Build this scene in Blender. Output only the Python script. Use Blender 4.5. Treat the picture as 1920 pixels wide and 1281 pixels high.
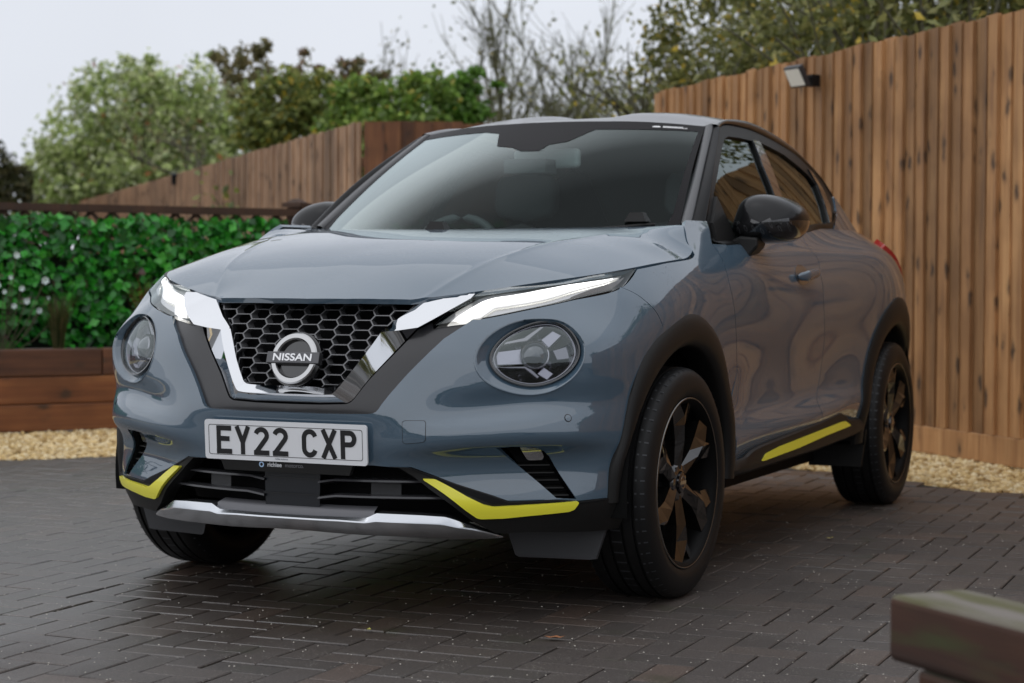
import bpy, math, random
import numpy as np
from mathutils import Matrix, Vector
for o in list(bpy.data.objects): bpy.data.objects.remove(o)
SC=bpy.context.scene
# ---------- camera ----------
cam_d=bpy.data.cameras.new('camera'); cam=bpy.data.objects.new('camera',cam_d); SC.collection.objects.link(cam); SC.camera=cam
_R=Vector((.90852587,.41781706,.00310684)); _U=Vector((-.01625967,.02792397,.9994778)); _F=Vector((-.41751212,.90810195,-.03216322))
cam.matrix_world=Matrix(((_R.x,_U.x,-_F.x,2.7384),(_R.y,_U.y,-_F.y,-5.2807),(_R.z,_U.z,-_F.z,.9382),(0,0,0,1)))
cam_d.sensor_width=36; cam_d.sensor_fit='HORIZONTAL'; cam_d.lens=66.352; cam_d.clip_start=.1; cam_d.clip_end=500
cam_d.dof.use_dof=True; cam_d.dof.focus_distance=5.12; cam_d.dof.aperture_fstop=4.4
# ---------- world: flat overcast sky ----------
SUN_EL,SUN_AZ=math.radians(62),math.radians(215)
W_=bpy.data.worlds.new('World'); SC.world=W_; W_.use_nodes=True; wt=W_.node_tree
bg=wt.nodes['Background']; sky=wt.nodes.new('ShaderNodeTexSky'); sky.sky_type='NISHITA'; sky.sun_disc=False
sky.sun_elevation=SUN_EL; sky.sun_rotation=SUN_AZ; sky.dust_density=6; sky.ozone_density=1; sky.air_density=1
hs=wt.nodes.new('ShaderNodeHueSaturation'); hs.inputs['Saturation'].default_value=.10; wt.links.new(sky.outputs[0],hs.inputs['Color'])
flat=wt.nodes.new('ShaderNodeMix'); flat.data_type='RGBA'; flat.inputs[0].default_value=.9; wt.links.new(hs.outputs[0],flat.inputs[6]); flat.inputs[7].default_value=(7.35,7.7,8.4,1)
tc=wt.nodes.new('ShaderNodeTexCoord'); nz=wt.nodes.new('ShaderNodeTexNoise'); nz.inputs['Scale'].default_value=2.2; nz.inputs['Detail'].default_value=5
wt.links.new(tc.outputs['Generated'],nz.inputs['Vector'])
mr=wt.nodes.new('ShaderNodeMapRange'); mr.inputs[1].default_value=.3; mr.inputs[2].default_value=.7; mr.inputs[3].default_value=.93; mr.inputs[4].default_value=1.06; wt.links.new(nz.outputs['Fac'],mr.inputs[0])
mul=wt.nodes.new('ShaderNodeMix'); mul.data_type='RGBA'; mul.blend_type='MULTIPLY'; mul.inputs[0].default_value=1
wt.links.new(flat.outputs[2],mul.inputs[6]); wt.links.new(mr.outputs[0],mul.inputs[7]); wt.links.new(mul.outputs[2],bg.inputs['Color'])
bg.inputs['Strength'].default_value=.1
# ---------- soft overcast sun ----------
sd=bpy.data.lights.new('sun','SUN'); sd.energy=.65; sd.angle=math.radians(130); sd.color=(1,.97,.93)
sun=bpy.data.objects.new('sun',sd); SC.collection.objects.link(sun)
_sd=Vector((math.sin(SUN_AZ)*math.cos(SUN_EL),math.cos(SUN_AZ)*math.cos(SUN_EL),math.sin(SUN_EL)))
sun.rotation_euler=(-_sd).to_track_quat('-Z','Y').to_euler()
vs=SC.view_settings; vs.view_transform='Standard'; vs.look='None'; vs.exposure=.17; vs.gamma=1; vs.use_curve_mapping=False
random.seed(7); RNG=np.random.default_rng(11)
# ---------- natural cubic spline ----------
class CS:
    def __init__(s,x,y):
        x=np.asarray(x,float); y=np.asarray(y,float); s.x=x; s.y=y
        n=len(x); h=np.diff(x); A=np.zeros((n,n)); b=np.zeros((n,)+y.shape[1:])
        A[0,0]=A[-1,-1]=1
        for i in range(1,n-1):
            A[i,i-1]=h[i-1]; A[i,i]=2*(h[i-1]+h[i]); A[i,i+1]=h[i]
            b[i]=6*((y[i+1]-y[i])/h[i]-(y[i]-y[i-1])/h[i-1])
        s.m=np.linalg.solve(A,b)
    def __call__(s,t):
        t=np.asarray(t,float); i=np.clip(np.searchsorted(s.x,t)-1,0,len(s.x)-2)
        x0,x1=s.x[i],s.x[i+1]; h=x1-x0; a=(x1-t)/h; b=(t-x0)/h
        if s.y.ndim>1: a=a[...,None]; b=b[...,None]; h=h[...,None]
        return a*s.y[i]+b*s.y[i+1]+((a**3-a)*s.m[i]+(b**3-b)*s.m[i+1])*h*h/6
# ---------- plan path (half car, x>=0), front centre -> rear ----------
PP=[(0,-.833),(.15,-.828),(.30,-.806),(.44,-.766),(.57,-.703),(.687,-.630),(.785,-.538),(.845,-.420),(.871,-.275),(.879,-.10),(.878,.1),(.878,.5),(.876,1.0),(.876,1.6),(.880,2.2),(.878,2.6),(.862,2.86),(.815,3.06),(.70,3.20),(.45,3.29),(0,3.32)]
_pp=np.array([(-x,y) for x,y in PP[3:0:-1]]+PP)
_s=np.r_[0,np.cumsum(np.linalg.norm(np.diff(_pp,axis=0),axis=1))]; _s-=_s[3]
PATH=CS(_s,_pp)
def path(u):
    p=PATH(u); t=(PATH(u+1e-4)-PATH(u-1e-4)); t=t/np.linalg.norm(t,axis=-1,keepdims=True)
    n=np.stack([t[...,1],-t[...,0]],-1)
    return p,n
_uu=np.linspace(0,_s[-1],4000); _up=PATH(_uu)
def u_of_x(x): return np.interp(x,_up[:900,0],_uu[:900])
def u_of_y(y):
    k=_uu>.6; return np.interp(y,_up[k,1],_uu[k])
# ---------- sections: rows of (z,d) at stations ----------
ST=[ # u, rows r0..r9 (z,d)
 (u_of_x(0.0), [(.20,-.05),(.32,-.02),(.44,-.024),(.475,-.024),(.54,-.020),(.572,-.010),(.65,-.035),(.75,-.085),(.86,-.150),(1.02,-.30)]),
 (u_of_x(.20), [(.20,-.05),(.32,-.02),(.44,-.020),(.475,-.018),(.54,-.014),(.572,-.008),(.65,-.025),(.75,-.070),(.86,-.135),(1.02,-.28)]),
 (u_of_x(.40), [(.20,-.085),(.32,-.036),(.462,-.022),(.484,-.004),(.537,.002),(.566,-.006),(.65,-.020),(.75,-.045),(.86,-.112),(1.02,-.30)]),
 (u_of_x(.55), [(.20,-.085),(.32,-.042),(.470,-.031),(.492,-.004),(.545,.004),(.582,-.024),(.66,-.018),(.75,-.034),(.86,-.105),(1.02,-.31)]),
 (u_of_x(.68), [(.20,-.085),(.32,-.040),(.474,-.030),(.497,-.002),(.558,.004),(.598,-.022),(.67,-.012),(.76,-.022),(.86,-.092),(1.02,-.28)]),
 (u_of_y(-.50),[(.20,-.085),(.32,-.026),(.468,-.017),(.497,-.002),(.560,.002),(.605,-.004),(.68,.006),(.77,-.004),(.87,-.092),(1.02,-.245)]),
 (u_of_y(-.36),[(.20,-.085),(.32,-.010),(.44,-.008),(.50,-.003),(.57,.000),(.63,.000),(.70,.002),(.79,-.004),(.88,-.050),(1.03,-.20)]),
 (u_of_y(-.18),[(.20,-.085),(.32,-.008),(.44,-.005),(.52,-.003),(.60,.000),(.68,.002),(.76,.004),(.84,.004),(.91,-.026),(1.05,-.15)]),
 (u_of_y(0.06),[(.20,-.03),(.32,-.008),(.44,-.005),(.52,-.003),(.60,.000),(.68,.004),(.76,.008),(.85,.007),(.93,-.008),(1.06,-.105)]),
 (u_of_y(.38), [(.28,-.03),(.40,-.004),(.50,-.015),(.56,-.016),(.62,-.014),(.70,-.010),(.79,-.002),(.87,.000),(.95,-.014),(1.08,-.098)]),
 (u_of_y(.62), [(.32,-.045),(.42,-.004),(.525,-.034),(.57,-.035),(.64,-.032),(.71,-.022),(.80,-.009),(.89,-.004),(.975,-.018),(1.09,-.100)]),
 (u_of_y(1.2), [(.34,-.05),(.435,-.002),(.53,-.042),(.58,-.043),(.65,-.037),(.73,-.022),(.82,-.010),(.91,-.012),(.995,-.026),(1.10,-.092)]),
 (u_of_y(1.75),[(.36,-.05),(.460,-.002),(.535,-.038),(.59,-.038),(.66,-.031),(.75,-.016),(.84,-.006),(.93,-.009),(1.02,-.030),(1.12,-.108)]),
 (u_of_y(2.15),[(.36,-.03),(.470,-.008),(.53,-.014),(.60,-.014),(.68,-.012),(.77,-.002),(.86,.008),(.95,.003),(1.04,-.022),(1.14,-.140)]),
 (u_of_y(2.60),[(.25,-.03),(.40,-.006),(.51,-.004),(.61,.000),(.70,.006),(.79,.014),(.88,.020),(.97,.010),(1.05,-.024),(1.15,-.165)]),
 (u_of_y(2.90),[(.20,-.03),(.40,-.006),(.51,-.002),(.61,.000),(.70,.004),(.79,.008),(.88,.006),(.96,-.008),(1.04,-.045),(1.14,-.17)]),
 (u_of_y(3.15),[(.20,-.03),(.40,-.000),(.51,.00),(.61,.000),(.70,.000),(.79,-.002),(.88,-.008),(.96,-.020),(1.03,-.055),(1.14,-.15)]),
 (_s[-1],      [(.20,-.03),(.40,-.000),(.51,.00),(.61,-.01),(.70,-.02),(.79,-.03),(.88,-.04),(.96,-.06),(1.03,-.09),(1.14,-.16)]),
]
_su=np.array([s[0] for s in ST]); _rz=np.array([[r[0] for r in s[1]] for s in ST]); _rd=np.array([[r[1] for r in s[1]] for s in ST])
# even symmetry at front centre: reflect two stations
_suR=np.r_[-_su[2],-_su[1],_su]; _RZ=CS(_suR,np.r_[_rz[2:3],_rz[1:2],_rz]); _RD=CS(_suR,np.r_[_rd[2:3],_rd[1:2],_rd])
def disp0(u,z):
    u=np.atleast_1d(np.asarray(u,float)); z=np.atleast_1d(np.asarray(z,float))
    Z=_RZ(u); D=_RD(u)
    h=np.diff(Z,axis=1); dl=np.diff(D,axis=1)/h
    # finite-difference (Catmull-like, smooth) tangents with overshoot limiting
    m=np.zeros_like(D)
    m[:,1:-1]=(dl[:,:-1]*h[:,1:]+dl[:,1:]*h[:,:-1])/(h[:,1:]+h[:,:-1])
    m[:,0]=dl[:,0]; m[:,-1]=dl[:,-1]
    zc=np.clip(z,Z[:,0],Z[:,-1])
    i=np.clip((zc[:,None]>=Z[:,1:-1]).sum(1),0,Z.shape[1]-2); r=np.arange(len(u))
    t=(zc-Z[r,i])/h[r,i]; hh=h[r,i]
    d=(2*t**3-3*t**2+1)*D[r,i]+(t**3-2*t**2+t)*hh*m[r,i]+(-2*t**3+3*t**2)*D[r,i+1]+(t**3-t**2)*hh*m[r,i+1]
    d=d+np.where(z>Z[:,-1],(z-Z[:,-1])*m[:,-1],0)+np.where(z<Z[:,0],(z-Z[:,0])*m[:,0],0)
    return d
def disp(u,z):
    """section sheet; upper flanks faired (moving average in height) so reflections run clean"""
    u=np.atleast_1d(np.asarray(u,float)); z=np.atleast_1d(np.asarray(z,float)); d0=disp0(u,z)
    w=np.clip((u-1.05)/.35,0,1)*np.clip((z-.60)/.06,0,1)*np.clip((1.06-z)/.06,0,1)
    k=w>0
    if k.any():
        uu,zz=u[k],z[k]; acc=0
        for dz,wt in ((-.05,.10),(-.033,.15),(-.016,.16),(0,.18),(.016,.16),(.033,.15),(.05,.10)): acc=acc+wt*(disp0(uu-.04,zz+dz)+2*disp0(uu,zz+dz)+disp0(uu+.04,zz+dz))/4
        d0=d0.copy(); d0[k]+=w[k]*(acc-d0[k])
    return d0
def S(u,z,off=0.0):
    u=np.atleast_1d(np.asarray(u,float)); z=np.atleast_1d(np.asarray(z,float))
    p,n=path(u); d=disp(u,z)+off
    return np.concatenate([p+n*d[:,None],z[:,None]],1)
def SN(u,z):
    e=1.5e-3; a=S(u+e,z)-S(u-e,z); b=S(u,z+e)-S(u,z-e) if np.ndim(z) else S(u,z+e)-S(u,z-e)
    n=np.cross(a,b); return n/np.linalg.norm(n,axis=1,keepdims=True)
# ---------- side greenhouse sheet x = g(y,z) ----------
def gx(y,z):
    y=np.asarray(y,float); z=np.asarray(z,float)
    t=(z-1.08)/.40
    x=.772-.118*t-.066*t*t
    r=np.clip(y-1.45,0,None); f=np.clip(1.0-y,0,None)
    return x-.050*r*r-.12*f*f
def G(y,z,off=0.0):
    y=np.atleast_1d(np.asarray(y,float)); z=np.atleast_1d(np.asarray(z,float))
    return np.stack([gx(y,z)+off,y,z],1)
# ---------- panel edges measured on the body sheet: (u along plan, height) ----------
T={
 'v_edge':[(0.5471,0.8319),(0.5044,0.8061),(0.4622,0.7804),(0.4242,0.7465),(0.3869,0.7106),(0.3621,0.6856),(0.338,0.6588),(0.3144,0.6308),(0.2942,0.6041),(0.2855,0.5904),(0.2784,0.5827),(0.2682,0.578),(0.2536,0.5761),(0.1803,0.5739),(0.1114,0.5723),(0.0242,0.5735)],
 'lamp_top':[(0.4267,0.8154),(0.4827,0.8598),(0.5377,0.8888),(0.5625,0.901),(0.7062,0.9225),(0.9553,0.9446),(1.1109,0.9627),(1.2211,0.9751)],
 'lamp_bot':[(1.2211,0.9751),(1.1505,0.9443),(1.09,0.9216),(1.0632,0.9141),(0.9042,0.8894),(0.6934,0.8579),(0.5878,0.8385),(0.5367,0.8312),(0.4839,0.8253),(0.4267,0.8154)],
 'seam':[(1.09,0.9216),(1.1138,0.9116),(1.1379,0.8976),(1.1606,0.8783),(1.1851,0.8544),(1.1964,0.8357),(1.2052,0.8189)],
 'bonnet_edge':[(0.3809,0.8869),(0.5562,0.9059),(0.7069,0.9259),(0.958,0.9472),(1.2245,0.9776),(1.399,0.9946),(1.5814,1.0073),(1.6273,1.0136),(1.6582,1.0231)],
 'arch_out':[(0.9383,0.3449),(0.9448,0.3766),(0.9663,0.44),(0.9804,0.5284),(1.0087,0.6047),(1.0616,0.7014),(1.1442,0.7688),(1.2245,0.8124),(1.3317,0.8363),(1.458,0.8458),(1.5956,0.8321),(1.7078,0.8027),(1.8439,0.7492),(1.9334,0.6901),(1.992,0.6359),(2.0095,0.5448),(1.9201,0.4531),(1.8993,0.3829)],
 'bumper_low':[(0.2662,0.4356),(0.3307,0.4313),(0.3729,0.4327),(0.4942,0.3888),(0.597,0.3575),(0.6481,0.3396),(0.782,0.3424),(0.8527,0.3375),(0.9423,0.3417)],
 'light_lens':[(0.5883,0.7253),(0.6021,0.7602),(0.6372,0.7916),(0.6955,0.8174),(0.7743,0.8277),(0.8223,0.8102),(0.8402,0.7788),(0.8422,0.7439),(0.8277,0.71),(0.7954,0.6784),(0.755,0.6583),(0.7021,0.6497),(0.6448,0.6629),(0.6054,0.6888)],
 'light_ring':[(0.5475,0.7159),(0.5551,0.7529),(0.596,0.7957),(0.6657,0.8259),(0.7574,0.8331),(0.827,0.8173),(0.8528,0.783),(0.8551,0.7443),(0.8399,0.6997),(0.8049,0.6624),(0.7567,0.6362),(0.6963,0.6276),(0.6234,0.6411),(0.5677,0.6744)],
 'slot':[(0.6078,0.4874),(0.6517,0.4905),(0.7107,0.4898),(0.7446,0.4763),(0.764,0.4602),(0.7992,0.4093),(0.8242,0.373),(0.8456,0.3426),(0.7841,0.3467),(0.7344,0.3886),(0.6887,0.4249),(0.6409,0.4599)],
 'fog':[(0.6777,0.4728),(0.726,0.4748),(0.7426,0.463),(0.7538,0.4488),(0.749,0.4419),(0.7059,0.4406),(0.6885,0.4583)],
 'yellow':[(0.4028,0.402),(0.4374,0.4003),(0.4566,0.3904),(0.5287,0.3527),(0.576,0.3328),(0.6029,0.3269),(0.6983,0.3311),(0.8453,0.3381),(0.848,0.3336),(0.8357,0.3187),(0.8196,0.3133),(0.6994,0.3037),(0.6307,0.2975),(0.5698,0.2962),(0.5579,0.2987),(0.5425,0.3091),(0.4707,0.3562),(0.4087,0.3954)],
 'clad_up':[(0.3118,0.4335),(0.3559,0.4324),(0.3727,0.4308),(0.4941,0.3873),(0.5971,0.3559),(0.6481,0.3381),(0.782,0.3414),(0.8534,0.3362),(0.9425,0.3409),(1.0113,0.3213),(1.0315,0.3232)],
 'clad_low':[(1.022,0.3209),(1.0362,0.2499),(0.9559,0.2495),(0.704,0.2545),(0.6122,0.2521),(0.5774,0.2699),(0.5497,0.2841),(0.4946,0.3256),(0.4253,0.3718),(0.377,0.4079),(0.3372,0.4328)],
 'cover':[(0.3523,0.5574),(0.3592,0.5611),(0.4135,0.5617),(0.4185,0.5571),(0.4193,0.5091),(0.4128,0.5027),(0.3625,0.4973),(0.3544,0.5008)],
 'sensor':[(0.8049,0.5672)],
 'door_front':[(1.8863,1.0524),(1.8889,1.0263),(1.8805,1.0024),(1.857,0.9559),(1.8562,0.9067),(1.874,0.8636),(1.8972,0.8158),(1.939,0.7397),(1.992,0.6411)],
 'door_mid':[(2.9849,1.1136),(2.9551,1.0613),(2.9923,1.0212),(2.9622,0.9735),(2.9704,0.926),(2.9676,0.8923),(3.0189,0.7482),(3.0489,0.6252),(3.0277,0.5459),(2.9309,0.4709),(2.9501,0.4223)],
 'crease_up':[(2.3068,0.5292),(2.5519,0.5302),(2.8139,0.534),(3.0849,0.5391),(3.2064,0.5312),(3.4365,0.4867)],
 'crease_lo':[(1.9999,0.425),(2.2766,0.4347),(2.9492,0.4601),(3.386,0.4791)],
 'sill_top':[(1.9244,0.3535),(2.0928,0.3589),(2.12,0.3844),(2.2149,0.394),(2.8844,0.4256),(3.2113,0.4472),(3.3977,0.403),(3.5292,0.3945),(3.6554,0.3882)],
 'sill_bot':[(2.0811,0.2942),(2.6186,0.2907),(3.1778,0.2932),(3.4684,0.3168),(3.6681,0.3351)],
 'sill_yellow':[(2.3384,0.3247),(2.3454,0.3518),(2.4775,0.3658),(3.0227,0.3867),(3.2902,0.3978),(3.3521,0.3949),(3.4587,0.3693),(3.1503,0.3513),(2.8216,0.3321),(2.3765,0.3213)],
 'belt':[(1.8835,1.0569),(2.1448,1.0725),(2.6086,1.1028),(3.0697,1.133),(3.4428,1.1563),(3.744,1.1752)],
 'handle':[(2.6063,0.9587),(2.6498,0.9686),(2.8756,0.9914),(2.8992,0.9799),(2.8767,0.9597),(2.7526,0.9428),(2.6333,0.9442)],
 'rear_arch':[(3.6095,0.4645),(3.6629,0.5693),(3.7158,0.6756),(3.7347,0.7729),(3.7737,0.8267),(3.8464,0.8544),(3.934,0.8691),(4.0436,0.8715)],
 'quarter_sil':[(4.5374,1.2895),(4.5321,1.2425),(4.4322,1.1824)],
 'chrome_out':[(0.5564,0.9018),(0.5423,0.8894),(0.4811,0.8602),(0.421,0.8311),(0.377,0.8095),(0.3414,0.7728),(0.3063,0.736),(0.2759,0.7038),(0.2489,0.6747),(0.2314,0.6517),(0.2168,0.6318),(0.2066,0.618),(0.199,0.6103),(0.1909,0.6059),(0.1826,0.6032),(0.1374,0.6015),(0.1021,0.6002),(0.0128,0.6015)],
 'chrome_ridge':[(0.5552,0.902),(0.5415,0.8897),(0.4833,0.8607),(0.4263,0.8318),(0.3843,0.8104),(0.3272,0.8023),(0.2736,0.7971),(0.2532,0.765),(0.234,0.7361),(0.2065,0.6979),(0.1789,0.6598),(0.1689,0.6469),(0.1617,0.6383),(0.1564,0.6328),(0.1494,0.629),(0.1325,0.6268),(0.1151,0.6257),(0.0265,0.6267)],
 'chrome_in':[(0.528,0.9017),(0.5019,0.898),(0.448,0.8898),(0.383,0.8813),(0.3117,0.8333),(0.286,0.816),(0.2638,0.7992),(0.2436,0.7716),(0.2241,0.7424),(0.2045,0.7132),(0.1846,0.6872),(0.1645,0.661),(0.1586,0.6539),(0.1488,0.6485),(0.1382,0.6468),(0.1127,0.6455),(0.0945,0.6448),(0.0023,0.6476)],
 'skid_top':[(0.2712,0.3045),(0.3363,0.3027),(0.399,0.3004),(0.4662,0.2963),(0.4843,0.2918),(0.5024,0.2857),(0.5448,0.2705),(0.563,0.2629),(0.5929,0.252),(0.6386,0.2379)],
 'skid_mid':[(0.2647,0.2865),(0.3525,0.2834),(0.4574,0.2797),(0.5025,0.2707),(0.5504,0.264),(0.5921,0.2528),(0.6371,0.2393)],
 'skid_bot':[(0.0633,0.245),(0.2854,0.2385),(0.4702,0.2321),(0.5756,0.2307),(0.6387,0.2364)],
 'skid_low_top':[(0.0702,0.2906),(0.169,0.2916),(0.2461,0.2905)],
 'skid_low_bot':[(0.0693,0.284),(0.1683,0.2844),(0.2422,0.2814)],
 'clad_in':[(0.3268,0.4314),(0.3998,0.3901),(0.4576,0.342),(0.5175,0.2978),(0.575,0.2582)],
 'bonnet_rear':[(1.6582,1.0231),(1.6638,1.033),(1.6641,1.0441),(1.671,1.0579),(1.6851,1.0719),(1.7201,1.1006),(1.7456,1.118)],
 'fender_top':[(1.7794,1.1308),(1.8743,1.132),(1.9817,1.1335),(1.955,1.1067),(1.8835,1.0569)],
 'drl':[(0.4671,0.8212),(0.4962,0.8476),(0.5376,0.8718),(0.5786,0.8928),(0.6701,0.9096),(0.7754,0.9245),(0.9614,0.9407),(1.1371,0.9578),(1.0664,0.943),(0.9439,0.9228),(0.7632,0.8942),(0.677,0.8824),(0.6113,0.8735),(0.5843,0.8551),(0.5527,0.8334),(0.5105,0.8252)],
 'lens_in':[(0.59,0.7242),(0.604,0.7593),(0.64,0.7909),(0.7001,0.8168),(0.7829,0.8271),(0.8346,0.8095),(0.8534,0.7779),(0.8554,0.7428),(0.8395,0.7088),(0.8048,0.6771),(0.762,0.6568),(0.7068,0.6482),(0.6476,0.6615),(0.6074,0.6876)],
}
# greenhouse edges on the side-glass sheet: (y, height)
TG={
 'strip_in':[(0.4019,1.1324),(0.9881,1.4749)],
 'strip_out':[(0.4421,1.1336),(1.0357,1.4785)],
 'apillar_out':[(0.5961,1.1346),(0.8046,1.2941),(1.1714,1.485)],
 'rail_sil':[(1.1851,1.5242),(1.3228,1.5368),(1.4805,1.5393),(1.6825,1.5304),(1.8622,1.5119),(2.0648,1.4874),(2.2968,1.4582),(2.5319,1.4134),(2.6284,1.3539),(2.5999,1.2871)],
 'frame_top':[(1.1368,1.4589),(1.2166,1.4826),(1.3436,1.4961),(1.5341,1.5002),(1.7349,1.4919),(1.9424,1.4747),(2.1586,1.4471),(2.3158,1.4009),(2.4381,1.3578),(2.4797,1.2958),(2.5313,1.2765)],
 'glass1':[(1.1452,1.4361),(1.2414,1.4626),(1.3899,1.467),(1.5266,1.4666),(1.4661,1.3644),(1.4394,1.2592),(1.4275,1.1495),(1.4242,1.1103)],
 'glass1_left':[(0.9141,1.3298),(0.7567,1.2342),(0.7418,1.2335)],
 'sail':[(0.7454,1.2366),(0.7174,1.1648),(0.6914,1.076)],
 'bpil_r':[(1.6099,1.4684),(1.5193,1.2565)],
 'glass2':[(1.7243,1.4618),(1.9239,1.4415),(2.1037,1.4012),(2.2078,1.3722),(2.2578,1.3354),(2.2241,1.2487),(2.1667,1.1818)],
 'belt':[(0.5847,1.0594),(0.801,1.0742),(1.2434,1.1042),(1.683,1.1338),(1.9988,1.1556),(2.2714,1.1735),(2.4285,1.2233),(2.5999,1.2871)],
 'mirror':[(0.8273,1.1179),(0.9137,1.1805),(1.0394,1.2222),(1.1732,1.2485),(1.3645,1.2567),(1.5973,1.2507),(1.7601,1.2308),(1.8058,1.2016),(1.7659,1.1634),(1.6397,1.1154),(1.4213,1.081),(1.0821,1.0687),(0.8266,1.0747)],
 'rail':[(1.1407,1.4799),(1.2442,1.505),(1.3976,1.5158),(1.6048,1.516),(1.815,1.5011),(2.0254,1.479),(2.2157,1.4497),(2.3755,1.4039),(2.4929,1.3559),(2.5509,1.2995)],
 'g1':[(0.7423,1.2289),(0.8352,1.2857),(0.9236,1.3356),(1.0411,1.3948),(1.1445,1.4379),(1.1905,1.4532),(1.2429,1.462),(1.3861,1.4664),(1.5264,1.4662),(1.4649,1.3641),(1.4401,1.2588),(1.4273,1.1494),(1.4232,1.1116),(1.0821,1.0973),(0.6937,1.0712)],
 'g2':[(1.628,1.4663),(1.7248,1.4588),(1.923,1.4386),(2.1029,1.3995),(2.2062,1.3705),(2.2568,1.3354),(2.2223,1.2486),(2.1647,1.1817),(2.1294,1.1683),(1.5008,1.1239),(1.5082,1.175),(1.5392,1.2567)],
 'bcov':[(1.5305,1.4672),(1.6239,1.4673),(1.5351,1.2567),(1.5042,1.175),(1.4967,1.1259),(1.4273,1.1126),(1.4313,1.1494),(1.4442,1.2588),(1.469,1.3641)],
 'qtrim':[(2.245,1.3963),(2.3043,1.3862),(2.3592,1.3092),(2.346,1.2424),(2.2362,1.1807),(2.1835,1.1755),(2.2391,1.2525),(2.2722,1.3347)],
 'sail2':[(0.6161,1.0613),(0.6253,1.13),(0.7423,1.2217),(0.7553,1.1653),(0.7954,1.0751)],
 'frame_end':[(2.5104,1.2705),(2.4259,1.221),(2.2684,1.1715),(1.9972,1.1538),(1.6836,1.1321),(1.2429,1.1024),(0.8016,1.072),(0.591,1.0634)],
}
# ---------- mesh helpers ----------
COL=bpy.context.scene.collection
def link(o,parent=None):
    COL.objects.link(o)
    if parent is not None: o.parent=parent
    return o
def mk(name,verts,faces,mat,parent=None,normals=None,smooth=True):
    me=bpy.data.meshes.new(name)
    me.from_pydata([tuple(map(float,v)) for v in verts],[],[tuple(map(int,f)) for f in faces])
    if mat is not None:
        for m in (mat if isinstance(mat,(list,tuple)) else [mat]): me.materials.append(m)
    if smooth: me.polygons.foreach_set('use_smooth',[True]*len(me.polygons))
    me.update()
    if normals is not None:
        me.normals_split_custom_set_from_vertices([tuple(map(float,n)) for n in normals])
    o=bpy.data.objects.new(name,me)
    return link(o,parent)
def empty(name,loc=(0,0,0),parent=None):
    o=bpy.data.objects.new(name,None); o.location=loc; o.empty_display_size=.1
    return link(o,parent)
def tag(o,label=None,cat=None,group=None,kind=None):
    if label: o['label']=label
    if cat: o['category']=cat
    if group: o['group']=group
    if kind: o['kind']=kind
    return o
class MB:
    """collects geometry, builds one mesh"""
    def __init__(s): s.v=[]; s.f=[]; s.n=0; s.mi=[]
    def add(s,v,f,mi=0):
        v=np.asarray(v,float); s.v.append(v); s.f+=[tuple(int(i)+s.n for i in q) for q in f]; s.mi+=[mi]*len(f); s.n+=len(v); return s
    def box(s,c,sz,rot=None,mi=0,taper=1.0):
        x,y,z=[a/2 for a in sz]
        v=np.array([(-x,-y,-z),(x,-y,-z),(x,y,-z),(-x,y,-z),(-x*taper,-y*taper,z),(x*taper,-y*taper,z),(x*taper,y*taper,z),(-x*taper,y*taper,z)])
        if rot is not None: v=v@np.asarray(rot).T
        return s.add(v+np.asarray(c),[(3,2,1,0),(4,5,6,7),(0,1,5,4),(1,2,6,5),(2,3,7,6),(3,0,4,7)],mi)
    def grid(s,G,flip=False,closeu=False,closev=False,mi=0):
        G=np.asarray(G,float); m,n=G.shape[:2]; f=[]
        for i in range(m if closeu else m-1):
            for j in range(n if closev else n-1):
                a,b,c,d=i*n+j,i*n+(j+1)%n,((i+1)%m)*n+(j+1)%n,((i+1)%m)*n+j
                f.append((d,c,b,a) if flip else (a,b,c,d))
        return s.add(G.reshape(-1,3),f,mi)
    def tube(s,P,r,k=8,cap=True,mi=0):
        P=np.asarray(P,float); n=len(P); r=np.broadcast_to(np.asarray(r,float),(n,))
        t=np.gradient(P,axis=0); t/=np.linalg.norm(t,axis=1,keepdims=True)+1e-9
        up=np.array([0,0,1.]) if abs(t[0,2])<.9 else np.array([1.,0,0])
        a=np.cross(t,up); a/=np.linalg.norm(a,axis=1,keepdims=True)+1e-9; b=np.cross(t,a)
        th=np.arange(k)*2*np.pi/k
        G=P[:,None]+r[:,None,None]*(np.cos(th)[None,:,None]*a[:,None]+np.sin(th)[None,:,None]*b[:,None])
        s.grid(G,closev=True,mi=mi)
        if cap:
            base=s.n-n*k
            s.f+=[tuple(base+i for i in range(k))[::-1],tuple(base+(n-1)*k+i for i in range(k))]; s.mi+=[mi,mi]
        return s
    def prism(s,loop,A,B,mi=0):
        """closed loop of 2D points mapped by A (front 3D) and B (back 3D) arrays"""
        A=np.asarray(A,float); B=np.asarray(B,float); n=len(A)
        return s.add(np.concatenate([A,B]),[tuple(range(n)),tuple(range(2*n-1,n-1,-1))]+[(i,n+i,n+(i+1)%n,(i+1)%n) for i in range(n)],mi)
    def build(s,name,mat,parent=None,smooth=False,sharp=None,mirror=False):
        v=np.concatenate(s.v) if s.v else np.zeros((0,3)); f=list(s.f); mi=list(s.mi)
        if mirror: v=v*np.array([-1,1,1]); f=[q[::-1] for q in f]
        o=mk(name,v,f,mat,parent,smooth=smooth)
        if any(mi): o.data.polygons.foreach_set('material_index',mi)
        if sharp is not None: o.data.set_sharp_from_angle(angle=math.radians(sharp)) if hasattr(o.data,'set_sharp_from_angle') else None
        return o
    def pair(s,name,mat,parent,**k):
        return s.build(name,mat,parent,**k),s.build(name,mat,parent,mirror=True,**k)
def bevel(o,w=.004,seg=2,ang=35):
    m=o.modifiers.new('bevel','BEVEL'); m.width=w; m.segments=seg; m.limit_method='ANGLE'; m.angle_limit=math.radians(ang); m.harden_normals=False
    return o
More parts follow.
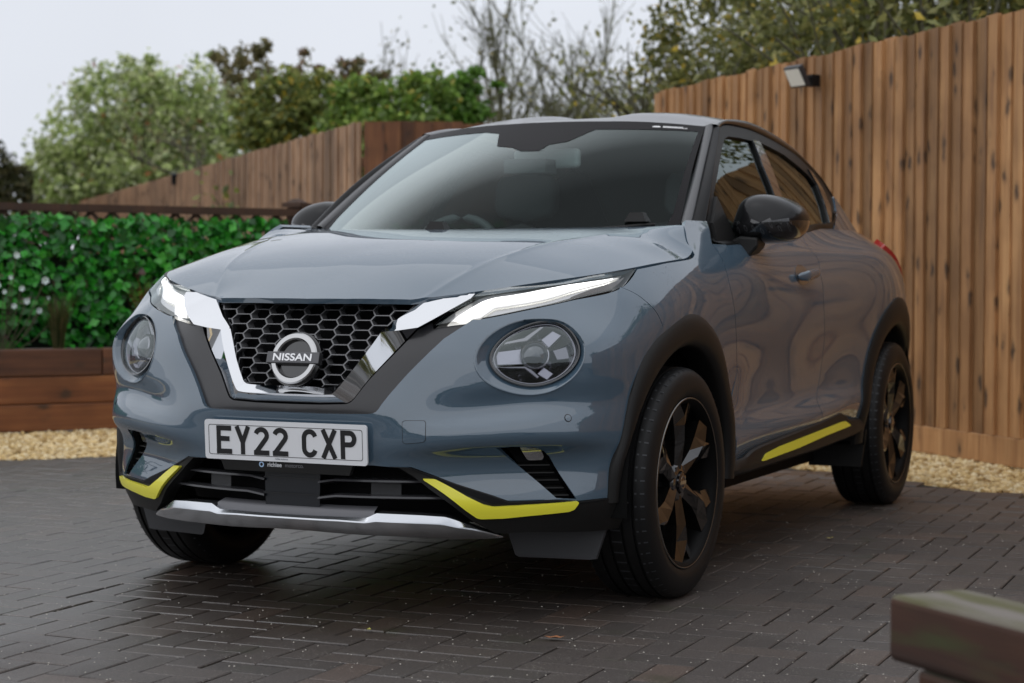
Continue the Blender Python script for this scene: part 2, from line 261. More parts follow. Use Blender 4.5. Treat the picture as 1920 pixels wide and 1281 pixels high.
def spl(P,n=60,closed=False):
    P=np.asarray(P,float)
    if closed:
        k=3; Q=np.concatenate([P[-k:],P,P[:k+1]]); s=np.r_[0,np.cumsum(np.linalg.norm(np.diff(Q,axis=0),axis=1))]
        c=CS(s,Q); t=np.linspace(s[k],s[k+len(P)],n,endpoint=False); return c(t)
    s=np.r_[0,np.cumsum(np.linalg.norm(np.diff(P,axis=0),axis=1))]
    return CS(s,P)(np.linspace(0,s[-1],n))
def lin(P,n):
    P=np.asarray(P,float); s=np.r_[0,np.cumsum(np.linalg.norm(np.diff(P,axis=0),axis=1))]; t=np.linspace(0,s[-1],n)
    return np.stack([np.interp(t,s,P[:,k]) for k in range(P.shape[1])],1)
def densify(L,d):
    L=np.asarray(L,float); out=[]
    for a,b in zip(L,np.roll(L,-1,axis=0)):
        n=max(1,int(np.ceil(np.linalg.norm(b-a)/d)))
        out+=[a+(b-a)*i/n for i in range(n)]
    return np.array(out)
def inside(L,P):
    L=np.asarray(L,float); P=np.asarray(P,float); r=np.zeros(len(P),bool); Q=np.roll(L,-1,axis=0)
    for (x1,y1),(x2,y2) in zip(L,Q):
        if y1==y2: continue
        c=((y1>P[:,1])!=(y2>P[:,1]))&(P[:,0]<(x2-x1)*(P[:,1]-y1)/(y2-y1)+x1); r^=c
    return r
def segdist(L,P):
    L=np.asarray(L,float); Q=np.roll(L,-1,axis=0); D=np.full(len(P),9.)
    for a,b in zip(L,Q):
        d=b-a; t=np.clip(((P-a)@d)/(d@d+1e-12),0,1); D=np.minimum(D,np.linalg.norm(P-a-t[:,None]*d,axis=1))
    return D
def mesh2d(outline,holes,step,lines=()):
    from mathutils.geometry import delaunay_2d_cdt
    loops=[densify(L,step*.7) for L in [outline]+list(holes)]
    V=[];E=[]
    for L in loops:
        b=len(V); V+=[tuple(p) for p in L]; E+=[(b+i,b+(i+1)%len(L)) for i in range(len(L))]
    for L in lines:
        L=lin(L,max(2,int(np.linalg.norm(np.diff(np.asarray(L,float),axis=0),axis=1).sum()/(step*.7)))); b=len(V); V+=[tuple(p) for p in L]; E+=[(b+i,b+i+1) for i in range(len(L)-1)]
    lo=loops[0].min(0); hi=loops[0].max(0)
    gx_,gy_=np.meshgrid(np.arange(lo[0]+step*.5,hi[0],step),np.arange(lo[1]+step*.5,hi[1],step))
    gx_=gx_+(np.arange(gx_.shape[0])%2)[:,None]*step*.5
    P=np.stack([gx_.ravel(),gy_.ravel()],1); k=inside(loops[0],P); P=P[k]
    for L in loops[1:]: P=P[~inside(L,P)]
    for L in loops: P=P[segdist(L,P)>step*.5]
    for L in lines:
        L=np.asarray(L,float); P=P[segdist(np.concatenate([L,L[::-1]]),P)>step*.4]
    V+=[tuple(p) for p in P]
    from mathutils import Vector
    r=delaunay_2d_cdt([Vector(p) for p in V],E,[],0,1e-6)
    v=np.array([(p.x,p.y) for p in r[0]]); f=np.array([t for t in r[2]])
    c=v[f].mean(1); ok=inside(loops[0],c)
    for L in loops[1:]: ok&=~inside(L,c)
    f=f[ok]
    a=v[f]; ar=np.cross(a[:,1]-a[:,0],a[:,2]-a[:,0]); f=f[np.abs(ar)>1e-10]
    ar=ar[np.abs(ar)>1e-10]; f[ar<0]=f[ar<0][:,::-1]
    us=np.unique(f); mp=-np.ones(len(v),int); mp[us]=np.arange(len(us))
    return v[us],mp[f]
def panel(name,chart,outline,holes,mat,parent,step=.02,off=0.0,flange=.012,side='both',centre=False,lines=()):
    """cut a sheet-metal panel out of a surface; chart(uv,off)->(points,normals)"""
    v,f=mesh2d(outline,holes,step,lines); P,N=chart(v,off)
    ed={}
    for t in f:
        for a,b in ((t[0],t[1]),(t[1],t[2]),(t[2],t[0])): ed[(a,b)]=1
    bd=[(a,b) for (a,b) in ed if (b,a) not in ed]
    if centre: bd=[(a,b) for a,b in bd if not (v[a,0]<1e-4 and v[b,0]<1e-4)]
    VV=[P];NN=[N];FF=[f.tolist()]; n=len(P)
    if flange:
        for a,b in bd:
            pa,pb=P[a],P[b]; qa,qb=pa-N[a]*flange,pb-N[b]*flange
            m=np.cross(pb-pa,N[a]); l=np.linalg.norm(m); m=m/l if l>0 else N[a]
            VV.append(np.array([pa,pb,qb,qa])); NN.append(np.array([m]*4)); FF.append([(n+1,n,n+3,n+2)]); n+=4
    V=np.concatenate(VV); Nn=np.concatenate(NN); F=[q for g in FF for q in g]
    M=np.array([-1,1,1]); outs=[]
    if side in('pos',) : outs.append(mk(name,V,F,mat,parent,Nn))
    elif side=='neg': outs.append(mk(name,V*M,[q[::-1] for q in F],mat,parent,Nn*M))
    elif centre: outs.append(mk(name,np.concatenate([V,V*M]),list(F)+[tuple(i+len(V) for i in q[::-1]) for q in F],mat,parent,np.concatenate([Nn,Nn*M])))
    else:
        outs.append(mk(name,V,F,mat,parent,Nn)); outs.append(mk(name,V*M,[q[::-1] for q in F],mat,parent,Nn*M))
    return outs
def body_chart(v,off=0.0):
    N=SN(v[:,0],v[:,1]); return S(v[:,0],v[:,1])+N*off,N
def side_chart(v,off=0.0):
    e=1e-3; y,z=v[:,0],v[:,1]
    n=np.stack([np.ones(len(y)),-(gx(y+e,z)-gx(y-e,z))/(2*e),-(gx(y,z+e)-gx(y,z-e))/(2*e)],1); n/=np.linalg.norm(n,axis=1,keepdims=True)
    return G(y,z)+n*off,n
def height_chart(h):
    def c(v,off=0.0):
        e=1e-3; x,y=v[:,0],v[:,1]
        n=np.stack([-(h(x+e,y)-h(x-e,y))/(2*e),-(h(x,y+e)-h(x,y-e))/(2*e),np.ones(len(x))],1); n/=np.linalg.norm(n,axis=1,keepdims=True)
        return np.stack([x,y,h(x,y)],1)+n*off,n
    return c
class TPS:
    """thin-plate height field through scattered (x,y,z), even in x"""
    def __init__(s,pts,lam=1e-5):
        p=np.asarray(pts,float); q=p[p[:,0]>1e-4]*[-1,1,1]; p=np.concatenate([p,q]); s.p=p[:,:2]; n=len(p)
        K=s.k(np.linalg.norm(s.p[:,None]-s.p[None],axis=2))+lam*np.eye(n); Pm=np.c_[np.ones(n),s.p]
        A=np.block([[K,Pm],[Pm.T,np.zeros((3,3))]]); s.w=np.linalg.solve(A,np.r_[p[:,2],0,0,0]); s.n=n
    def k(s,r): return r**2*np.log(r+1e-9)
    def __call__(s,x,y):
        q=np.stack([x,y],1); out=np.zeros(len(q))
        for i in range(0,len(q),4000):
            b=q[i:i+4000]; out[i:i+4000]=s.k(np.linalg.norm(b[:,None]-s.p[None],axis=2))@s.w[:s.n]+np.c_[np.ones(len(b)),b]@s.w[s.n:]
        return out
def lathe(prof,k=64,a0=0,a1=2*np.pi):
    """prof: (axial, radius) -> grid points around +X axis: x=axial, (y,z) radial"""
    th=np.linspace(a0,a1,k,endpoint=abs(a1-a0-2*np.pi)>1e-6); pr=np.asarray(prof,float)
    return np.stack([np.broadcast_to(pr[:,0][:,None],(len(pr),len(th))),pr[:,1][:,None]*np.cos(th),pr[:,1][:,None]*np.sin(th)],2)
def text_mesh(name,txt,size,mat,parent,M,ext=.0006,align='CENTER',xscale=1.0,bold=0.0):
    cu=bpy.data.curves.new(name+'_curve','FONT'); cu.body=txt; cu.size=size; cu.extrude=ext; cu.align_x=align; cu.align_y='CENTER'; cu.offset=bold
    o=bpy.data.objects.new('tmp_text',cu); COL.objects.link(o)
    dg=bpy.context.evaluated_depsgraph_get(); me=bpy.data.meshes.new_from_object(o.evaluated_get(dg))
    bpy.data.objects.remove(o); bpy.data.curves.remove(cu)
    n=len(me.vertices); co=np.empty(n*3); me.vertices.foreach_get('co',co); co=co.reshape(-1,3); co[:,0]*=xscale
    M=np.asarray(M,float); co=co@M[:3,:3].T+M[:3,3]; me.vertices.foreach_set('co',co.ravel()); me.name=name
    me.materials.clear(); me.materials.append(mat); me.update()
    ob=bpy.data.objects.new(name,me); return link(ob,parent)
def frame(o,x,y):
    """4x4-like matrix with columns x (text right), y (text up), normal"""
    x=np.asarray(x,float);x/=np.linalg.norm(x);y=np.asarray(y,float);y=y-x*(x@y);y/=np.linalg.norm(y)
    return np.c_[x,y,np.cross(x,y),np.asarray(o,float)]
# ---------- materials ----------
def mat(name,base=(.5,.5,.5),rough=.5,metal=0,coat=0,coat_rough=.03,spec=.5,emit=None,estr=0,trans=0,ior=1.5):
    m=bpy.data.materials.new(name); m.use_nodes=True; b=m.node_tree.nodes['Principled BSDF']
    b.inputs['Base Color'].default_value=(*base,1); b.inputs['Roughness'].default_value=rough; b.inputs['Metallic'].default_value=metal
    b.inputs['Coat Weight'].default_value=coat; b.inputs['Coat Roughness'].default_value=coat_rough; b.inputs['Specular IOR Level'].default_value=spec
    b.inputs['IOR'].default_value=ior; b.inputs['Transmission Weight'].default_value=trans
    if emit: b.inputs['Emission Color'].default_value=(*emit,1); b.inputs['Emission Strength'].default_value=estr
    return m
class NT:
    def __init__(s,m): s.t=m.node_tree; s.b=s.t.nodes['Principled BSDF']
    def n(s,typ,**k):
        x=s.t.nodes.new(typ)
        for a,v in k.items(): setattr(x,a,v)
        return x
    def l(s,a,b): s.t.links.new(a,b)
    def coord(s,out='Object',scale=(1,1,1),rot=(0,0,0),loc=(0,0,0)):
        c=s.n('ShaderNodeTexCoord'); mp=s.n('ShaderNodeMapping'); mp.inputs['Scale'].default_value=scale; mp.inputs['Rotation'].default_value=rot; mp.inputs['Location'].default_value=loc
        s.l(c.outputs[out],mp.inputs[0]); return mp.outputs[0]
    def noise(s,vec,scale=5,detail=4,rough=.5,dist=0):
        x=s.n('ShaderNodeTexNoise'); x.inputs['Scale'].default_value=scale; x.inputs['Detail'].default_value=detail; x.inputs['Roughness'].default_value=rough; x.inputs['Distortion'].default_value=dist
        if vec is not None: s.l(vec,x.inputs['Vector'])
        return x.outputs['Fac']
    def voro(s,vec,scale=5,feature='F1',out='Distance',rand=1):
        x=s.n('ShaderNodeTexVoronoi',feature=feature); x.inputs['Scale'].default_value=scale; x.inputs['Randomness'].default_value=rand
        s.l(vec,x.inputs['Vector']); return x.outputs[out]
    def ramp(s,fac,stops,interp='LINEAR'):
        r=s.n('ShaderNodeValToRGB'); r.color_ramp.interpolation=interp; e=r.color_ramp.elements
        while len(e)<len(stops): e.new(.5)
        for q,(p,c) in zip(e,stops):
            q.position=p; q.color=(*c,1) if len(c)==3 else c
        s.l(fac,r.inputs[0]); return r.outputs[0]
    def mix(s,fac,a,b,mode='MIX'):
        x=s.n('ShaderNodeMix',data_type='RGBA',blend_type=mode)
        for inp,v in ((x.inputs[0],fac),(x.inputs[6],a),(x.inputs[7],b)):
            if hasattr(v,'links') or hasattr(v,'is_linked'): s.l(v,inp)
            elif isinstance(v,(int,float)): inp.default_value=v
            else: inp.default_value=(*v,1)
        return x.outputs[2]
    def mth(s,op,a,b=0,c=None):
        x=s.n('ShaderNodeMath',operation=op)
        for i,v in enumerate((a,b) if c is None else (a,b,c)):
            if isinstance(v,(int,float)): x.inputs[i].default_value=v
            else: s.l(v,x.inputs[i])
        return x.outputs[0]
    def rng(s,v,a,b,c,d):
        x=s.n('ShaderNodeMapRange'); 
        for i,q in enumerate((a,b,c,d)): x.inputs[i+1].default_value=q
        s.l(v,x.inputs[0]); return x.outputs[0]
    def bump(s,h,strength=.3,dist=.01,normal=None):
        x=s.n('ShaderNodeBump'); x.inputs['Strength'].default_value=strength; x.inputs['Distance'].default_value=dist; s.l(h,x.inputs['Height'])
        if normal is not None: s.l(normal,x.inputs['Normal'])
        return x.outputs[0]
    def set(s,inp,v): s.l(v,s.b.inputs[inp])
# =====================================================================
#  CAR
# =====================================================================
PAINT=mat('grey_paint',(.060,.102,.144),.5,0,1,.008,spec=.10); PAINT.node_tree.nodes['Principled BSDF'].inputs['Coat IOR'].default_value=1.95
_nt=NT(PAINT); _c=_nt.coord('Object'); _g=_nt.n('ShaderNodeNewGeometry'); _z=_nt.n('ShaderNodeSeparateXYZ'); _nt.l(_g.outputs['Normal'],_z.inputs[0])
_d=_nt.voro(_c,140); _m=_nt.rng(_nt.noise(_c,9,3),.50,.60,0,1); _h=_nt.mth('MULTIPLY',_nt.mth('MULTIPLY',_nt.rng(_d,.0,.22,1,0),_m),_nt.rng(_z.outputs['Z'],.25,.6,.25,1)); _b=_nt.bump(_h,.5,.0016); _nt.l(_b,_nt.b.inputs['Coat Normal'])
ROOF=mat('dark_roof_paint',(.018,.017,.019),.35,.2,.5,.05)
GLOSS=mat('gloss_black',(.006,.006,.007),.12,0,1,.03)
MATTE=mat('black_plastic',(.010,.0098,.0095),.48,spec=.28)
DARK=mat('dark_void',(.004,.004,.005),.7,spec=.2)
GREYP=mat('dark_grey_plastic',(.03,.031,.034),.4)
SURR=mat('grille_surround_paint',(.020,.0195,.022),.34,0,.25,.10)
CHROME=mat('chrome',(.72,.73,.75),.04,1)
SILVER=mat('satin_silver',(.60,.62,.65),.20,.95,.2,.1)
YEL=mat('yellow_paint',(.86,.80,.05),.3,0,.5,.08)
RUB=mat('tyre_rubber',(.0075,.0075,.0078),.5,spec=.28)
RIM=mat('gloss_black_alloy',(.006,.0055,.005),.15,.0,1,.015); RIM.node_tree.nodes['Principled BSDF'].inputs['Coat IOR'].default_value=1.6
DISC=mat('brake_steel',(.25,.25,.25),.35,1)
SEAL=mat('rubber_seal',(.008,.008,.009),.5)
WHITE=mat('plate_white',(.76,.77,.79),.3,0,.3); INK=mat('plate_black',(.012,.012,.013),.35)
BADGE=mat('badge_silver',(.5,.5,.5),.22,1); LETTER=mat('badge_letter',(.75,.75,.76),.3,.6)
BADGEBLK=mat('badge_body',(.10,.10,.105),.28,.8)
REDL=mat('tail_lamp_red',(.45,.03,.02),.1,0,1)
DRL=mat('running_light',(1,1,1),.3,emit=(1,.985,.94),estr=1.9)
REFL=mat('reflector',(.30,.30,.34),.3,1); REFLD=mat('reflector_dark',(.17,.17,.19),.16,.95)
FABRIC=mat('seat_fabric',(.22,.225,.23),.8); DASH=mat('dash_plastic',(.12,.122,.125),.6); TRIM=mat('headliner',(.4,.4,.4),.9)
WINT=mat('interior_grey',(.7,.71,.71),.6); LINER=mat('arch_liner',(.006,.006,.006),.95,spec=.1)
def glass(name,tint,ior=1.5,rough=0.0,curve=None):
    m=bpy.data.materials.new(name); m.use_nodes=True; t=m.node_tree; t.nodes.clear()
    o=t.nodes.new('ShaderNodeOutputMaterial'); mx=t.nodes.new('ShaderNodeMixShader'); tr=t.nodes.new('ShaderNodeBsdfTransparent'); gl=t.nodes.new('ShaderNodeBsdfGlossy'); fr=t.nodes.new('ShaderNodeFresnel')
    tr.inputs[0].default_value=(*tint,1); gl.inputs['Color'].default_value=(.86,.96,.95,1); gl.inputs['Roughness'].default_value=rough; fr.inputs['IOR'].default_value=ior
    g=t.nodes.new('ShaderNodeNewGeometry'); inv=t.nodes.new('ShaderNodeMath'); inv.operation='SUBTRACT'; inv.inputs[0].default_value=1; t.links.new(g.outputs['Backfacing'],inv.inputs[1])
    mu=t.nodes.new('ShaderNodeMath'); mu.operation='MULTIPLY'; t.links.new(fr.outputs[0],mu.inputs[0]); t.links.new(inv.outputs[0],mu.inputs[1])
    if curve:   # reflection hand-shaped against angle, glare cut as by a polarising filter
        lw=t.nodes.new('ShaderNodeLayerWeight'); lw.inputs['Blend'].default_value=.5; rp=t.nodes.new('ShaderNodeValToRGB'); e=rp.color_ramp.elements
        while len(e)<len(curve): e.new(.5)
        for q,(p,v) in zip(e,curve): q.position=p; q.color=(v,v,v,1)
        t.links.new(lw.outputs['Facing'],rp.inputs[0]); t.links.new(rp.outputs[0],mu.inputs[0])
    t.links.new(mu.outputs[0],mx.inputs[0]); t.links.new(tr.outputs[0],mx.inputs[1]); t.links.new(gl.outputs[0],mx.inputs[2]); t.links.new(mx.outputs[0],o.inputs[0])
    return m
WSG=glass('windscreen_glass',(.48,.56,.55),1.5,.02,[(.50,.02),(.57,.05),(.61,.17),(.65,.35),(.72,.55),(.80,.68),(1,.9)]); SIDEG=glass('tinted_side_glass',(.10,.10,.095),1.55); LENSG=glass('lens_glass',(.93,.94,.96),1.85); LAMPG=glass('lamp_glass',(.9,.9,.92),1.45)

CAR=empty('car'); tag(CAR,'grey compact crossover car with black roof and yellow trim parked on the block paving','car')
arr=lambda k:np.array(T[k])
def u_at(y,z):
    y=np.atleast_1d(np.asarray(y,float)); z=np.atleast_1d(np.asarray(z,float)); u=u_of_y(y)
    for _ in range(6):
        a=S(u,z)[:,1]; b=S(u+1e-3,z)[:,1]; u=u-(a-y)/np.clip((b-a)/1e-3,.2,2)
    return u
# ---- wheel arches -------------------------------------------------
WZ=.3425; YF,YR=0.0,2.636
def arch_r(th,rear):
    c=np.cos(th); s=np.sin(th)
    if rear: return np.where(c<0,.520+.012*s,.530)
    k=np.clip((s-.30)/.5,0,1); return np.where(c>0,.520-.016*np.clip(s,0,1),.459+.045*k*k*(3-2*k))
def arch_uz(yc,th,R): 
    y=yc+R*np.cos(th); z=WZ+R*np.sin(th); return np.stack([u_at(y,z),z],1)
def arch_hole(yc,rear,inset):
    th=np.linspace(math.radians(-40),math.radians(220),90)
    return arch_uz(yc,th,arch_r(th,rear)-inset)
HOLE_F=arch_hole(YF,False,.014); HOLE_R=arch_hole(YR,True,.014)
def arch_cladding(yc,rear,a0,a1):
    th=np.radians(np.linspace(a0,a1,72)); Ro=arch_r(th,rear); Ri=np.where(np.abs(np.cos(th))>.0,.404+.022*np.cos(th)**2,.404)+(.012 if rear else 0)
    rows=[]
    for k,pr in ((0,-.012),(.0,.005),(.06,.010),(.30,.0175),(.55,.019),(.78,.0165),(.93,.0085),(1.0,-.004)):
        R=Ro+(Ri-Ro)*k; uv=arch_uz(yc,th,R); P=np.zeros((len(uv),3)); ds=np.linspace(-.14,.14,9) if not rear else np.linspace(-.03,.03,3)
        for dz in ds: P+=S(uv[:,0],np.clip(uv[:,1]+dz,.30,.95))/len(ds)
        P[:,2]=uv[:,1]; _,pn=path(uv[:,0]); N=np.c_[pn,np.zeros(len(pn))]
        rows.append(P+N*pr)
    last=rows[-1]
    for dx,dr in ((-.03,.002),(-.075,.010)):
        q=last.copy(); q[:,0]+=dx; q[:,1]+=dr*np.cos(th); q[:,2]+=dr*np.sin(th); rows.append(q)
    return np.stack(rows,0)
mb=MB(); mb.grid(arch_cladding(YF,False,-4,182)); 
for o in mb.pair('front_arch_cladding',MATTE,CAR,smooth=True,sharp=40): pass
mb=MB(); mb.grid(arch_cladding(YR,True,-12,186))
for o in mb.pair('rear_arch_cladding',MATTE,CAR,smooth=True,sharp=40): pass
for yc in (YF,YR):
    mb=MB(); th=np.radians(np.linspace(-8,188,40))
    for xs,rs in (((.86,.60,.50),(.432,.455,.44)),):
        mb.grid(np.stack([np.stack([np.full_like(th,x),yc+r*np.cos(th),WZ+r*np.sin(th)],1) for x,r in zip(xs,rs)]+[np.stack([np.full_like(th,.48),np.full_like(th,yc),np.full_like(th,WZ)],1)],0))
    mb.pair('wheel_arch_liner',LINER,CAR,smooth=True)
# ---- bumper -------------------------------------------------------
seam=spl(arr('seam'),24); lampb=spl(arr('lamp_bot')[::-1][2:10],40)  # inner -> seam
vE=arr('v_edge'); blow=arr('bumper_low')
ring=spl(arr('light_ring'),48,True); slot=arr('slot')
def rs(loop,r=.006,n=4):
    """round the corners of a closed 2D loop"""
    L=np.asarray(loop,float); out=[]
    for i in range(len(L)):
        a,b,c=L[i-1],L[i],L[(i+1)%len(L)]; d1=a-b; d2=c-b; l1=np.linalg.norm(d1); l2=np.linalg.norm(d2)
        if l1<1e-6 or l2<1e-6: continue
        k=min(r,l1*.45,l2*.45); p=b+d1/l1*k; q=b+d2/l2*k
        for t in np.linspace(0,1,n): out.append((1-t)**2*p+2*t*(1-t)*b+t*t*q)
    return np.array(out)
lb_in=arr('lamp_bot')[::-1]           # from inner tip to outer tip
i_in=2                               # index near (0.537,.831): meets V edge
lampb=spl(lb_in,60); k0=np.argmin(np.abs(lampb[:,0]-vE[0,0])); k1=np.argmin(np.abs(lampb[:,0]-seam[0,0]))
out=[(0,vE[-1,1])]+[tuple(p) for p in vE[::-1][1:]]+[tuple(p-np.array([0,.003])) for p in lampb[k0+1:k1]]+[tuple(p-np.array([.0018,0])) for p in seam]+[(1.27,.72),(1.2,.40),(1.0,.325)]+[tuple(p) for p in blow[::-1]]+[(0,.437)]
panel('bumper',body_chart,out,[ring,slot,HOLE_F],PAINT,CAR,step=.013,centre=True,flange=.014)
# ---- fender -------------------------------------------------------
be=arr('bonnet_edge'); br=arr('bonnet_rear'); ft=arr('fender_top'); df=arr('door_front')
lt=arr('lamp_bot')                    # outer tip -> inner
ltip=spl(lt[:4],10)[::-1]
ltip=ltip[ltip[:,0]>seam[0,0]]
beE=be[be[:,0]>lt[0,0]+.01]
out=[tuple(p+np.array([.0018,0])) for p in seam[::-1]]+[tuple(p-np.array([0,.003])) for p in ltip]+[tuple(p-np.array([0,.0035])) for p in beE]+[tuple(p+np.array([.003,-.001])) for p in br]+[tuple(p) for p in ft]+[tuple(p-np.array([.0022,0])) for p in spl(df,30)]+[(1.90,.55),(1.7,.45),(1.3,.6)]
panel('front_fender',body_chart,out,[HOLE_F],PAINT,CAR,step=.015,flange=.014)
# ---- doors --------------------------------------------------------
belt=np.array(TG['frame_end'][::-1]); dm=spl(arr('door_mid'),40)
def belt_uz(y): 
    z=np.interp(y,belt[:7,0],belt[:7,1])-.006; return np.stack([u_at(y,z),z],1)
yD=float(S(df[0:1,0],df[0:1,1])[0,1]); yM=float(S(dm[0:1,0],dm[0:1,1])[0,1]); yb=np.linspace(yD+.004,yM-.004,24)
dmid_y=S(dm[:,0],dm[:,1])[:,1]
out=[tuple(p+np.array([.0022,0])) for p in spl(df,30)[::-1]]+[tuple(p) for p in belt_uz(yb)]+[tuple(p-np.array([.0025,0])) for p in dm]+[(dm[-1,0]-.002,.36),(u_at(.55,.36)[0],.34),(u_at(.40,.4)[0],.42)]
panel('front_door',body_chart,out,[HOLE_F],PAINT,CAR,step=.018,flange=.014)
yb2=np.linspace(yM+.004,2.10,14)
qs=[]
out=[tuple(p+np.array([.0025,0])) for p in dm[::-1]]+[tuple(p) for p in belt_uz(yb2)]+qs+[(u_at(2.25,1.150)[0],1.150),(u_at(2.62,1.155)[0],1.155),(u_at(2.80,1.140)[0],1.140),(u_at(2.94,1.10)[0],1.10),(u_at(3.04,1.02)[0],1.02),(u_at(3.10,.92)[0],.92),(u_at(3.11,.62)[0],.62),(u_at(3.05,.40)[0],.40),(u_at(2.3,.36)[0],.36),(dm[-1,0]+.002,.36)]
panel('rear_side_panel',body_chart,out,[HOLE_R],PAINT,CAR,step=.02,flange=.012)
# tail: lamp, rear bumper
u0=u_at(3.03,.7)[0]; u1=_s[-1]
panel('rear_bumper',body_chart,[(u0,.30),(u1,.30),(u1,.62),(u0,.62)],[HOLE_R],MATTE,CAR,step=.05,off=-.006,centre=False)
panel('tailgate',body_chart,[(u_at(3.06,.8)[0],.63),(u1,.63),(u1,1.10),(u_at(3.06,.9)[0],1.06)],[],PAINT,CAR,step=.05,off=-.01)
tl=np.array([(u_at(2.95,1.08)[0],1.085),(u_at(2.99,1.1)[0],1.115),(u_at(3.14,1.06)[0],1.07),(u_at(3.16,.95)[0],.93),(u_at(3.10,.93)[0],.90),(u_at(3.03,1.0)[0],1.0)])
panel('tail_light',body_chart,tl,[],REDL,CAR,step=.03,off=.018,flange=.05)
# ---- bonnet -------------------------------------------------------
KC=np.array([(.341,-.653,.889),(.38,-.568,.935),(.42,-.466,.979),(.459,-.34,1.014),(.495,-.203,1.043),(.553,-.021,1.067),(.641,.218,1.092)])
E3=np.concatenate([S(be[:,0],be[:,1]),S(br[1:,0],br[1:,1])])
FOLD=CS(KC[:,1],KC[:,0])
def fold(x,y):
    xc=FOLD(np.clip(y,-.72,.3)); d=np.abs(x)-xc; w=np.clip((.25-y)/.5,0,1); w=w*w*(3-2*w)
    sm=.004; r=np.where(d<-sm,0,np.where(d>sm,d,(d+sm)**2/(4*sm)))
    return -.13*r*w*np.exp(-(r/.20)**2)+.0014*w*np.exp(-(d/.010)**2)
pts=[(0,-.700,.886),(.12,-.697,.886),(.23,-.685,.886),(.31,-.668,.887),(0,-.568,.948),(0,-.466,.993),(0,-.33,1.030),(0,-.2,1.058),(0,0,1.085),(0,.16,1.102),(0,.30,1.108),
 (.2,-.466,.990),(.2,-.2,1.056),(.25,0,1.084),(.22,.33,1.110),(.42,.39,1.113),(.56,.45,1.116),(.68,.50,1.122),(.70,.38,1.112),(.45,.2,1.103),(.22,.18,1.103),(.55,-.4,.977),(.63,-.4,.963),(.59,-.28,1.006),(.68,-.28,.985),(.64,-.1,1.040),(.73,-.1,1.018),(.67,.08,1.069),(.76,.08,1.043),(.69,.2,1.086),(.77,.2,1.050)]
pts=np.array(pts+[tuple(p) for p in KC]+[tuple(p) for p in spl(E3[:len(be)-2],30)]+[tuple(p) for p in spl(E3[len(be)+1:],6)])
pts[:,2]-=fold(pts[:,0],pts[:,1])
_bt=TPS(pts,4e-3)
def bonnet_h(x,y): return _bt(np.asarray(x,float),np.asarray(y,float))+fold(np.asarray(x,float),np.asarray(y,float))
ed=spl(E3[:len(be)],50)[:,:2]; er=spl(E3[len(be)-1:],16)[1:,:2]
def inn(P,d):  # nudge outline inwards
    c=np.array([.3,-.1]); v=c-P; return P+v/np.linalg.norm(v,axis=1,keepdims=True)*d
rear=[(.70,.478),(.56,.425),(.42,.37),(.22,.315),(0,.29)]
out=[(0,-.700),(.12,-.696),(.23,-.684),(.31,-.668)]+[tuple(p) for p in inn(ed,.0025)]+[tuple(p) for p in inn(er,.003)]+rear
panel('bonnet',height_chart(bonnet_h),out,[],PAINT,CAR,step=.014,centre=True,flange=.016,lines=[np.stack([FOLD(np.linspace(-.63,.10,30))+k,np.linspace(-.63,.10,30)],1) for k in (-.012,-.005,0,.005,.012)])
# ---- windscreen, cowl ---------------------------------------------
def ws(s_,t):
    """windscreen sheet: s -1..1 across, t 0..1 up"""
    s_=np.asarray(s_,float); t=np.asarray(t,float)
    B=np.array([.668,.527,1.122]); Tp=np.array([.549,1.118,1.488]); e=B+(Tp-B)*t[...,None]
    cy=.285+(.990-.285)*t; cz=1.085+(1.509-1.085)*t
    q=1-np.abs(s_)**2.3; bul=.018*np.sin(np.pi*t)
    x=e[...,0]*s_; y=e[...,1]+(cy-e[...,1])*q-bul*.5; z=e[...,2]+(cz-e[...,2])*q+bul*.7
    return np.stack([x,y,z],-1)
def ws_panel(name,s0,s1,t0,t1,m,off=0,n=40,k=24,parent=CAR):
    ss,tt=np.meshgrid(np.linspace(s0,s1,n),np.linspace(t0,t1,k)); P=ws(ss,tt)
    a=np.gradient(P,axis=1); b=np.gradient(P,axis=0); N=np.cross(a,b); N/=np.linalg.norm(N,axis=2,keepdims=True)
    mb=MB(); mb.grid(P+N*off); return mb.build(name,m,parent,smooth=True)
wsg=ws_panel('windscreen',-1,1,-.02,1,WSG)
BAND=mat('screen_band',(.012,.011,.012),.4,spec=.06)
def ws_poly(name,pts,m,off,parent,step=.05):
    def ch(v,o=0.0):
        P=ws(v[:,0],v[:,1]); e=1e-3; N=np.cross(ws(v[:,0]+e,v[:,1])-ws(v[:,0]-e,v[:,1]),ws(v[:,0],v[:,1]+e)-ws(v[:,0],v[:,1]-e)); N/=np.linalg.norm(N,axis=1,keepdims=True); return P+N*o,N
    return panel(name,ch,pts,[],m,parent,step=step,off=off,flange=0,side='pos')[0]
ws_poly('shade_band',[(-1,1),(-1,.93),(-.42,.925),(-.30,.90),(-.22,.76),(-.10,.74),(-.02,.70),(.10,.70),(.13,.76),(.24,.79),(.36,.915),(1,.93),(1,1)],BAND,.0012,wsg)
for sgn in (-1,1): ws_poly('shade_band',[(sgn*1,.0),(sgn*1,.94),(sgn*.972,.94),(sgn*.962,.1),(sgn*.945,.0)],BAND,.0010,wsg)
ws_poly('shade_band',[(-.95,-.02),(.95,-.02),(.95,.045),(-.95,.045)],BAND,-.007,wsg)
WHT=mat('sticker_white',(.8,.8,.8),.5)
p=ws(np.array([.80]),np.array([.957]))[0]; p2=ws(np.array([.84]),np.array([.957]))[0]; p3=ws(np.array([.80]),np.array([.98]))[0]
st=ws_poly('sticker',[(.70,.951),(.74,.951),(.752,.957),(.74,.966),(.715,.966),(.70,.96)],WHT,.0015,wsg)
